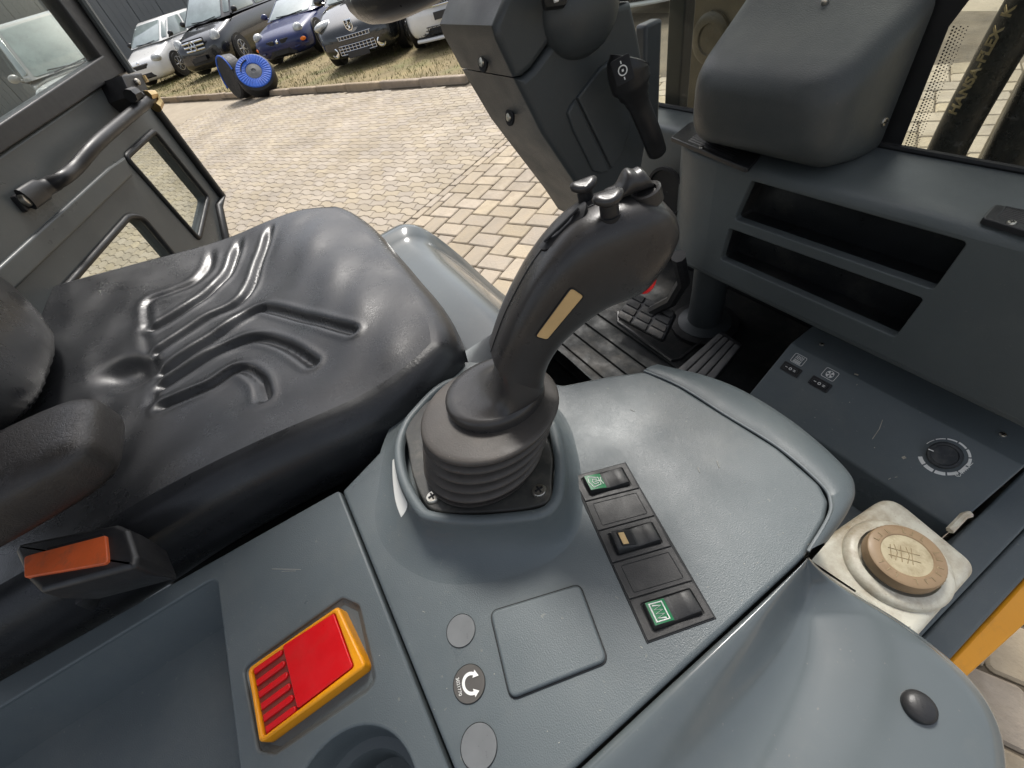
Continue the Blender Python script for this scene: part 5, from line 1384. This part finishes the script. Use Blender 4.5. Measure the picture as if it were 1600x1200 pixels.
# lift arm and hoses in front of the cab
la = thing('loader_boom', (-.75, 1.2, .3), 'brown painted lift arm plate standing in front of the windscreen', 'lift arm')
o4 = ats([(1066, 195), (1078, -60), (1215, -60), (1130, 215)], y=1.0)
o4[0].z = .35; o4[3].z = .35; o4[1] += (o4[1] - o4[0]) * .35; o4[2] += (o4[2] - o4[3]) * .35
q = MB(); q.slab(o4, DN, .04, .006); q.build('plate', K['arm_steel'], la, wn=True)
q = MB(); q.lathe(at(1112, 60, y=1.0) + V((0, .001, 0)), DN, [(.05, 0), (.05, .008), (.043, .012), (.03, .012), (.028, .008), (.001, .008)], 32); q.build('pivot', K['arm_steel'], la)
hs1 = thing('hydraulic_hose', at(1500, 200, y=.92), 'black hydraulic hose with printed lettering in front of the windscreen', 'hose', 'hoses by the windscreen')
PHs = dict(y=.92)
hpth = ats([(1660, -80), (1610, 0), (1555, 95), (1505, 185), (1470, 255), (1450, 300)], **PHs)
h_a, h_b = hpth[0] - hpth[1], hpth[-1] - hpth[-2]
hr = .0255
q = MB(); q.tube(catmull([hpth[0] + h_a * 5 + V((0, .25, 0)), hpth[0] + h_a * 2.5] + hpth + [hpth[-1] + h_b * 3, hpth[-1] + h_b * 7 + V((0, .05, 0))], 6), hr, 24); q.build('hose', K['hose'], hs1, smooth=60)
hdir = (at(1560, 90, **PHs) - at(1500, 195, **PHs)).normalized(); vd = (CAM - at(1530, 140, **PHs)).normalized(); vd = (vd - hdir * vd.dot(hdir)).normalized()
lat = hdir.cross(vd)
cpos = at(1512, 148, **PHs)
i_ = min(range(len(hpth) - 1), key=lambda k: (hpth[k] - cpos).length)
cl = geometry.intersect_point_line(cpos, hpth[2], hpth[3])[0]
sgn = 1 if lat.dot(at(1480, 140, **PHs) - cl) > 0 else -1
def hose_text(txt, size, along, phi):
    c = bpy.data.curves.new('t', 'FONT'); c.body = txt; c.size = size; c.align_x = 'CENTER'; c.align_y = 'CENTER'; c.extrude = .0004; c.resolution_u = 3; c.offset = .0006
    t_ = bpy.data.objects.new('tmp', c); COL.objects.link(t_); bpy.context.view_layer.update()
    me = bpy.data.meshes.new_from_object(t_.evaluated_get(bpy.context.evaluated_depsgraph_get())); bpy.data.objects.remove(t_)
    xd = hdir; 
    for v in me.vertices:
        ph = phi + (v.co.y / hr) * -sgn
        nn = vd * cos(ph) + lat * sgn * sin(ph)
        v.co = cl + hdir * (along + v.co.x) + nn * (hr + .0006 + v.co.z)
    me.materials.clear(); me.materials.append(K['print']); o = bpy.data.objects.new('printed_lettering', me); COL.objects.link(o); attach(o, hs1)
hose_text('HANSA-FLEX  K', .018, .045, .62)
hs2 = thing('hydraulic_hose', at(1560, 200, y=.92), 'thick worn black hose at the right picture edge', 'hose', 'hoses by the windscreen')
h2 = ats([(1765, -80), (1715, 0), (1660, 95), (1610, 185), (1570, 260), (1548, 310)], y=.95); h_a, h_b = h2[0] - h2[1], h2[-1] - h2[-2]
q = MB(); q.tube(catmull([h2[0] + h_a * 5 + V((0, .25, 0)), h2[0] + h_a * 2.5] + h2 + [h2[-1] + h_b * 3, h2[-1] + h_b * 7 + V((0, .05, 0))], 6), .031, 24); q.build('hose', K['hose'], hs2, smooth=60)
la2 = thing('lift_cylinder', at(1590, 300, y=1.1), 'brown lift cylinder tube behind the hoses at the right edge', 'cylinder')
c2 = ats([(1760, 60), (1640, 250), (1560, 390)], y=1.12); d2 = (c2[2] - c2[0]).normalized()
q = MB(); q.tube([c2[0] - d2 * .5] + c2 + [c2[2] + d2 * .45], .09, 28); q.build('barrel', K['arm_steel'], la2, smooth=60)

# ------------------------------------------------------------------ steering column
stc = thing('steering_column', (-.5, .35, 1.0), 'dark grey steering column shroud with screws and a direction lever', 'steering column')
XR = -.44
def cpx(pts): return ats(pts, x=XR)
up_ = cpx([(805, 121), (778, 62), (772, 40)]) + [V((XR, .266, 1.576)), V((XR, .30, 1.580)), V((XR, .405, 1.580))] + cpx([(986, 0), (950, 8), (905, 28), (858, 70), (832, 106), (818, 119)])
lo_ = cpx([(806, 123), (850, 211), (903, 290), (930, 330), (950, 365)]) + [V((XR, .425, 1.245)), V((XR, .455, 1.27))] + cpx([(1004, 262), (1014, 200), (1011, 130), (1000, 60), (987, 2), (952, 10), (907, 31), (860, 72), (834, 108), (819, 121)])
for pts, nm in ((up_, 'upper_shroud'), (lo_, 'lower_shroud')):
    q = MB(); q.holeplate(pts, [], V((1, 0, 0)), .12, [], .004, 4, obev=.006)
    q.build(nm, K['column'], stc, smooth=50, wn=True)
# oval inspection cover in two halves
ov = [(888, 178), (893, 165), (940, 105), (955, 95), (968, 104), (984, 148), (986, 200), (976, 235), (957, 266), (940, 272), (928, 268), (897, 205)]
ha = [(888, 178), (893, 165), (901, 155), (955, 266), (940, 272), (928, 268), (897, 205)]; hb_ = [(903, 153), (940, 105), (955, 95), (968, 104), (984, 148), (986, 200), (976, 235), (957, 264)]
for h_ in (ha, hb_):
    q = MB(); q.slab(ats(h_, x=XR + .004), V((1, 0, 0)), .006, .003, 3); q.build('side_cover', K['column'], stc, wn=True, smooth=50)
pc_ = at(905, 52, x=XR)
q = MB(); q.sphere(pc_ + V((-.004, .004, .018)), (.030, .046, .040), 24, 14); q.build('switch_bulge', K['column'], stc, smooth=70)
q = MB(); q.slab(rounded(ats([(846, -20), (892, -30), (886, 8), (852, 12)], x=XR + .03), .004, 3), V((1, -.3, .4)), .008, .002, 2); tb_ = q.build('rocker_switch', K['black'], stc)
q = MB(); q.tube(ats([(866, 2), (872, 0)], x=XR + .034), .0012, 6); q.build('lamp_mark', K['white'], tb_)
for c, yy in (((755, 97), .2475), ((797, 183), .2665)):
    p = at(*c, y=yy); nr_ = V((0, -.9, -.42 + .8)).normalized(); nr_ = V((0, -1, .30)).normalized()
    q = MB(); q.lathe(p, nr_, [(.009, -.001), (.009, .0012), (.007, .0016), (.0003, .0012)], 20); w_ = q.build('screw_recess', K['dark'], stc)
    q = MB(); q.lathe(p + nr_ * .001, nr_, [(.0045, 0), (.004, .0022), (.0003, .0025)], 16); q.build('screw', K['steel'], w_)
# lever
q = MB(); XL = -.40
q.tube(catmull([at(1026, 236, x=XL - .01), at(1018, 212, x=XL), at(1003, 175, x=XL), at(993, 150, x=XL), at(984, 125, x=XL), at(981, 105, x=XL), at(984, 90, x=XL)], 4), [(.0115, .010)] * 8 + [(.0115, .010)] * 3 + [(.013, .0115)] * 2 + [(.0165, .014)] * 2 + [(.0205, .017)] * 4 + [(.021, .017)] * 3 + [(.020, .016)] * 2 + [(.014, .012)], 20, flat=V((.5, .86, 0)))
lv = q.build('direction_lever', K['black'], stc, smooth=60)
lc_ = at(973, 110, x=XL + .020); ln = (CAM - lc_).normalized(); Ml = basis(lc_, V((.6, .8, .25)), ln)
q = MB(); q.slab(rounded([Ml @ V((a, b_, 0)) for a, b_ in ((-.009, -.011), (.009, -.011), (.009, .011), (-.009, .011))], .002, 3), ln, .003, .0005, 2); lp_ = q.build('symbol_plate', K['dark'], lv)
q = MB(); q.tube([Ml @ V((.004 * cos(a), .004 * sin(a), .0004)) for a in np.linspace(0, 2 * pi, 19)[:-1]], .0006, 5, closed=True); q.tube([Ml @ V((0, -.001, .0004)), Ml @ V((0, .001, .0004))], .001, 6)
for s_ in (-1, 1): q.tube([Ml @ V((0, s_ * .0055, .0004)), Ml @ V((0, s_ * .008, .0004))], .0006, 5)
q.build('symbol', K['white'], lp_)
q = MB(); q.box(at(1012, 130, y=.52), (.02, .03, .14)); q.build('rear_bracket', K['column'], stc, bevel=.004)
# steering wheel
wc = V((-.50, .30, 1.637)); wnrm = V((0, -.295, .955)).normalized()
u, v_, n_ = frame(wnrm)
sw_ = thing('steering_wheel', wc, 'black steering wheel rim cut off by the top picture edge', 'steering wheel')
q = MB(); q.tube([wc + u * (.15 * cos(a)) + v_ * (.15 * sin(a)) for a in np.linspace(0, 2 * pi, 73)[:-1]], .0185, 16, closed=True); q.build('rim', K['grip'], sw_, smooth=60)
q = MB(); hubc = wc - n_ * .03
q.lathe(hubc - n_ * .05, n_, [(.03, 0), (.034, .03), (.045, .05), (.045, .065), (.001, .07)], 28); q.build('hub', K['column'], sw_)
for a in (radians(135), radians(180), radians(225)):
    d = u * cos(a) + v_ * sin(a); q = MB(); q.tube([hubc + d * .03, hubc + d * .10 + n_ * .012, wc + d * .147], [(.02, .008), (.017, .007), (.015, .009)], 12, flat=n_.cross(d)); q.build('spoke', K['grip'], sw_, smooth=60)

# ------------------------------------------------------------------ open cab door
DL = V((-1.45, -.1407, 0)); DD = V((-.92, .39, 0)).normalized(); DNn = V((.39, .92, 0)).normalized()
PD = (DL, DNn)
def dp(pts, off=0): return ats(pts, pl=(DL + DNn * off, DNn))
door = thing('cab_door', V((DL.x - DD.x * .5, DL.y - DD.y * .5, .95)), 'grey cab door standing open with window, grab bar and lower glass', 'door')
outl_ = dp([(-160, 352), (0, 238), (187, 113), (206, 128), (246, 172), (347, 308), (341, 322), (352, 372), (366, 440), (390, 540), (-160, 800)])
h1 = rounded(dp([(194, 245), (240, 203), (326, 309), (311, 376)]), .012, 4)
h2 = rounded(dp([(98, 450), (200, 336), (222, 338), (300, 432), (330, 520), (60, 520)]), [.0, .05, .05, .0, .02, .0], 5)
q = MB(); q.holeplate(outl_, [h1, h2], DNn, .035, [.03, .03], .006, 4); q.build('panel', K['door'], door, wn=True, smooth=50)
# lower pressed panel, set back step
q = MB(); q.slab(dp([(-160, 640), (25, 452), (208, 274), (196, 245), (170, 262), (-160, 560)], .006), DNn, .006, .004, 3); q.build('pressed_band', K['door'], door, wn=True)
for h_, nm in ((h1, 'slot_glass'), (h2, 'lower_glass')):
    q = MB(); hh = inset(ccw(h_, DNn), DNn, -.004); q.slab([p - DNn * .018 for p in hh], DNn, .005, .001, 1); q.build(nm, K['glass'], door)
    q = MB(); q.tube(inset(ccw(h_, DNn), DNn, .002), .006, 10, closed=True); q.build('glass_seal', K['seal'], door, smooth=60)
# edge flange on the latch side
q = MB(); q.tube(dp([(240, 166), (347, 307), (342, 323), (352, 370), (366, 440)], .004), .010, 8); q.build('edge_flange', K['seal'], door, smooth=50)
# upper window
q = MB(); q.slab(dp([(-160, 298), (162, 86), (190, 116), (-160, 346)], .012), DNn, .03, .003, 3); q.build('window_frame_lower', K['seal'], door, wn=True)
q = MB(); q.slab(dp([(62, -40), (98, -40), (203, 112), (186, 122), (160, 92)], .010), DNn, .03, .006, 3); q.build('window_frame_side', K['seal'], door, wn=True)
q = MB(); q.tube(dp([(100, -40), (206, 114)], .016), .008, 8); q.build('outer_seal', K['door'], door)
q = MB(); q.slab(dp([(-160, 300), (165, 90), (70, -50), (-160, -50)], -.004), DNn, .005, .001, 1); q.build('window_glass', K['glass'], door)
# grab bar
gp = catmull(dp([(40, 312), (58, 300), (76, 290)], .012) + dp([(98, 278), (118, 262)], .030) + dp([(150, 226), (190, 191), (236, 154)], .045), 5)
q = MB(); q.tube(gp, [(.007, .016)] * 8 + [(.010, .012)] * 5 + [(.0108, .0108)] * (len(gp) - 13), 14, flat=DNn); gb_ = q.build('grab_bar', K['black'], door, smooth=60)
q = MB(); q.slab(rounded(dp([(22, 306), (38, 295), (58, 318), (44, 332)], .008), .004, 3), DNn, .008, .003, 2); pb = q.build('bar_plate', K['black'], door, wn=True)
disc_screw(pb, dp([(40, 312)], .009)[0], DNn, .010, cross=False, h=.006)
# latch
q = MB(); q.slab(dp([(190, 118), (222, 113), (236, 150), (222, 166), (205, 150)], .05), DNn, .05, .004, 2); lt = q.build('latch_case', K['black'], door, wn=True)
q = MB(); q.tube(dp([(203, 150), (212, 146), (218, 152)], .055), .012, 8); q.build('latch_lever', K['black'], lt)
q = MB(); q.tube(dp([(230, 150), (240, 148), (248, 160), (244, 168)], .05), .010, 8); q.tube(dp([(224, 118), (230, 128)], .05), .004, 6); q.build('latch_bolt', K['brass'], lt)
disc_screw(lt, dp([(214, 128)], .052)[0], DNn, .006, cross=False, h=.004)

# ------------------------------------------------------------------ cab beams and posts overhead, out of view, added to show in reflections
q = MB()
for c, d in (((-.41, -.80, 2.1), (1.14, .10, .08)), ((-.41, .76, 2.1), (1.14, .08, .08)), ((-.93, -.02, 2.1), (.08, 1.5, .08)), ((.12, -.02, 2.1), (.08, 1.5, .08)), ((-.41, -.25, 2.11), (1.0, .12, .05)), ((-.95, -.80, 1.5), (.07, .09, 1.15)), ((.13, -.80, 1.5), (.07, .09, 1.15)), ((.13, .76, 1.55), (.06, .06, 1.1))):
    q.box(c, d)
o = q.build('reflected_frame', K['seal'], smooth=0, bevel=.01); tag(o, 'unseen dark beams and posts added over the loader cab for reflections', None, kind='structure')
# ------------------------------------------------------------------ small wear marks: nicks, scuffs and grit lying on the console and seat
WEAR = mat('pale_scuff', (.30, .29, .26), .6, var=.3, vscale=90)
GRIT = mat('grit', (.42, .39, .33), .8, var=.3, vscale=90)
def marks(name, parent, items, material, fn):
    q = MB()
    for pts, r_ in items: q.tube([fn(p) for p in pts], r_, 5)
    return q.build(name, material, parent)
cz_ = lambda p: at(p[0], p[1], z=ZC + .0001)
rs = random.Random(3)
it = [([(425, 889), (470, 890)], .0003), ([(440, 893), (462, 892)], .0002), ([(1029, 965), (1034, 970)], .0005), ([(1090, 730), (1093, 738)], .0004), ([(860, 700), (866, 703)], .0003), ([(985, 640), (992, 643)], .0003), ([(1120, 720), (1124, 731)], .0005), ([(1000, 1010), (1004, 1013)], .0004), ([(660, 955), (664, 957)], .0003)]
marks('scuffs', con, it, WEAR, cz_)
it = []
for i in range(70):
    x, y = rs.uniform(560, 1280), rs.uniform(600, 1190)
    if 880 < x < 1130 and 715 < y < 1010: continue
    if x < 930 and y < 930: continue
    if y > 1990 - x * .9: continue
    it.append(([(x, y), (x + rs.uniform(.5, 1.6), y + rs.uniform(-1, 1))], rs.uniform(.00012, .00028)))
marks('grit', con, it, GRIT, cz_)

q = MB(); q.slab(rounded([V((-.92, -.80, 2.145)), V((-.22, -.80, 2.145)), V((-.22, .22, 2.145)), V((-.92, .22, 2.145))], .05, 4), UP, .03, .006, 2)  # unseen roof panel added to shade the cab, pale to lift the shadows
o = q.build('shade_roof', mat('pale_shadow_fill', (.20, .20, .195), .8, var=.08), wn=True); tag(o, 'unseen roof panel added over the loader cab to shade it, pale underside', None, kind='structure')

ch = thing('loader_chassis', (-.4, 1.1, .3), 'brown machine frame under the front of the cab', 'chassis')
q = MB(); q.slab(rounded([V((-.85, .815, .88)), V((.05, .815, .88)), V((-.05, 1.38, .88)), V((-.75, 1.38, .88))], .04, 3), UP, .5, .015, 3); q.build('frame', K['arm_steel'], ch, wn=True)
q = MB(); q.box((-.42, -.1, .70), (.9, 1.7, .30)); q.build('cab_base', K['black'], ch, bevel=.02)
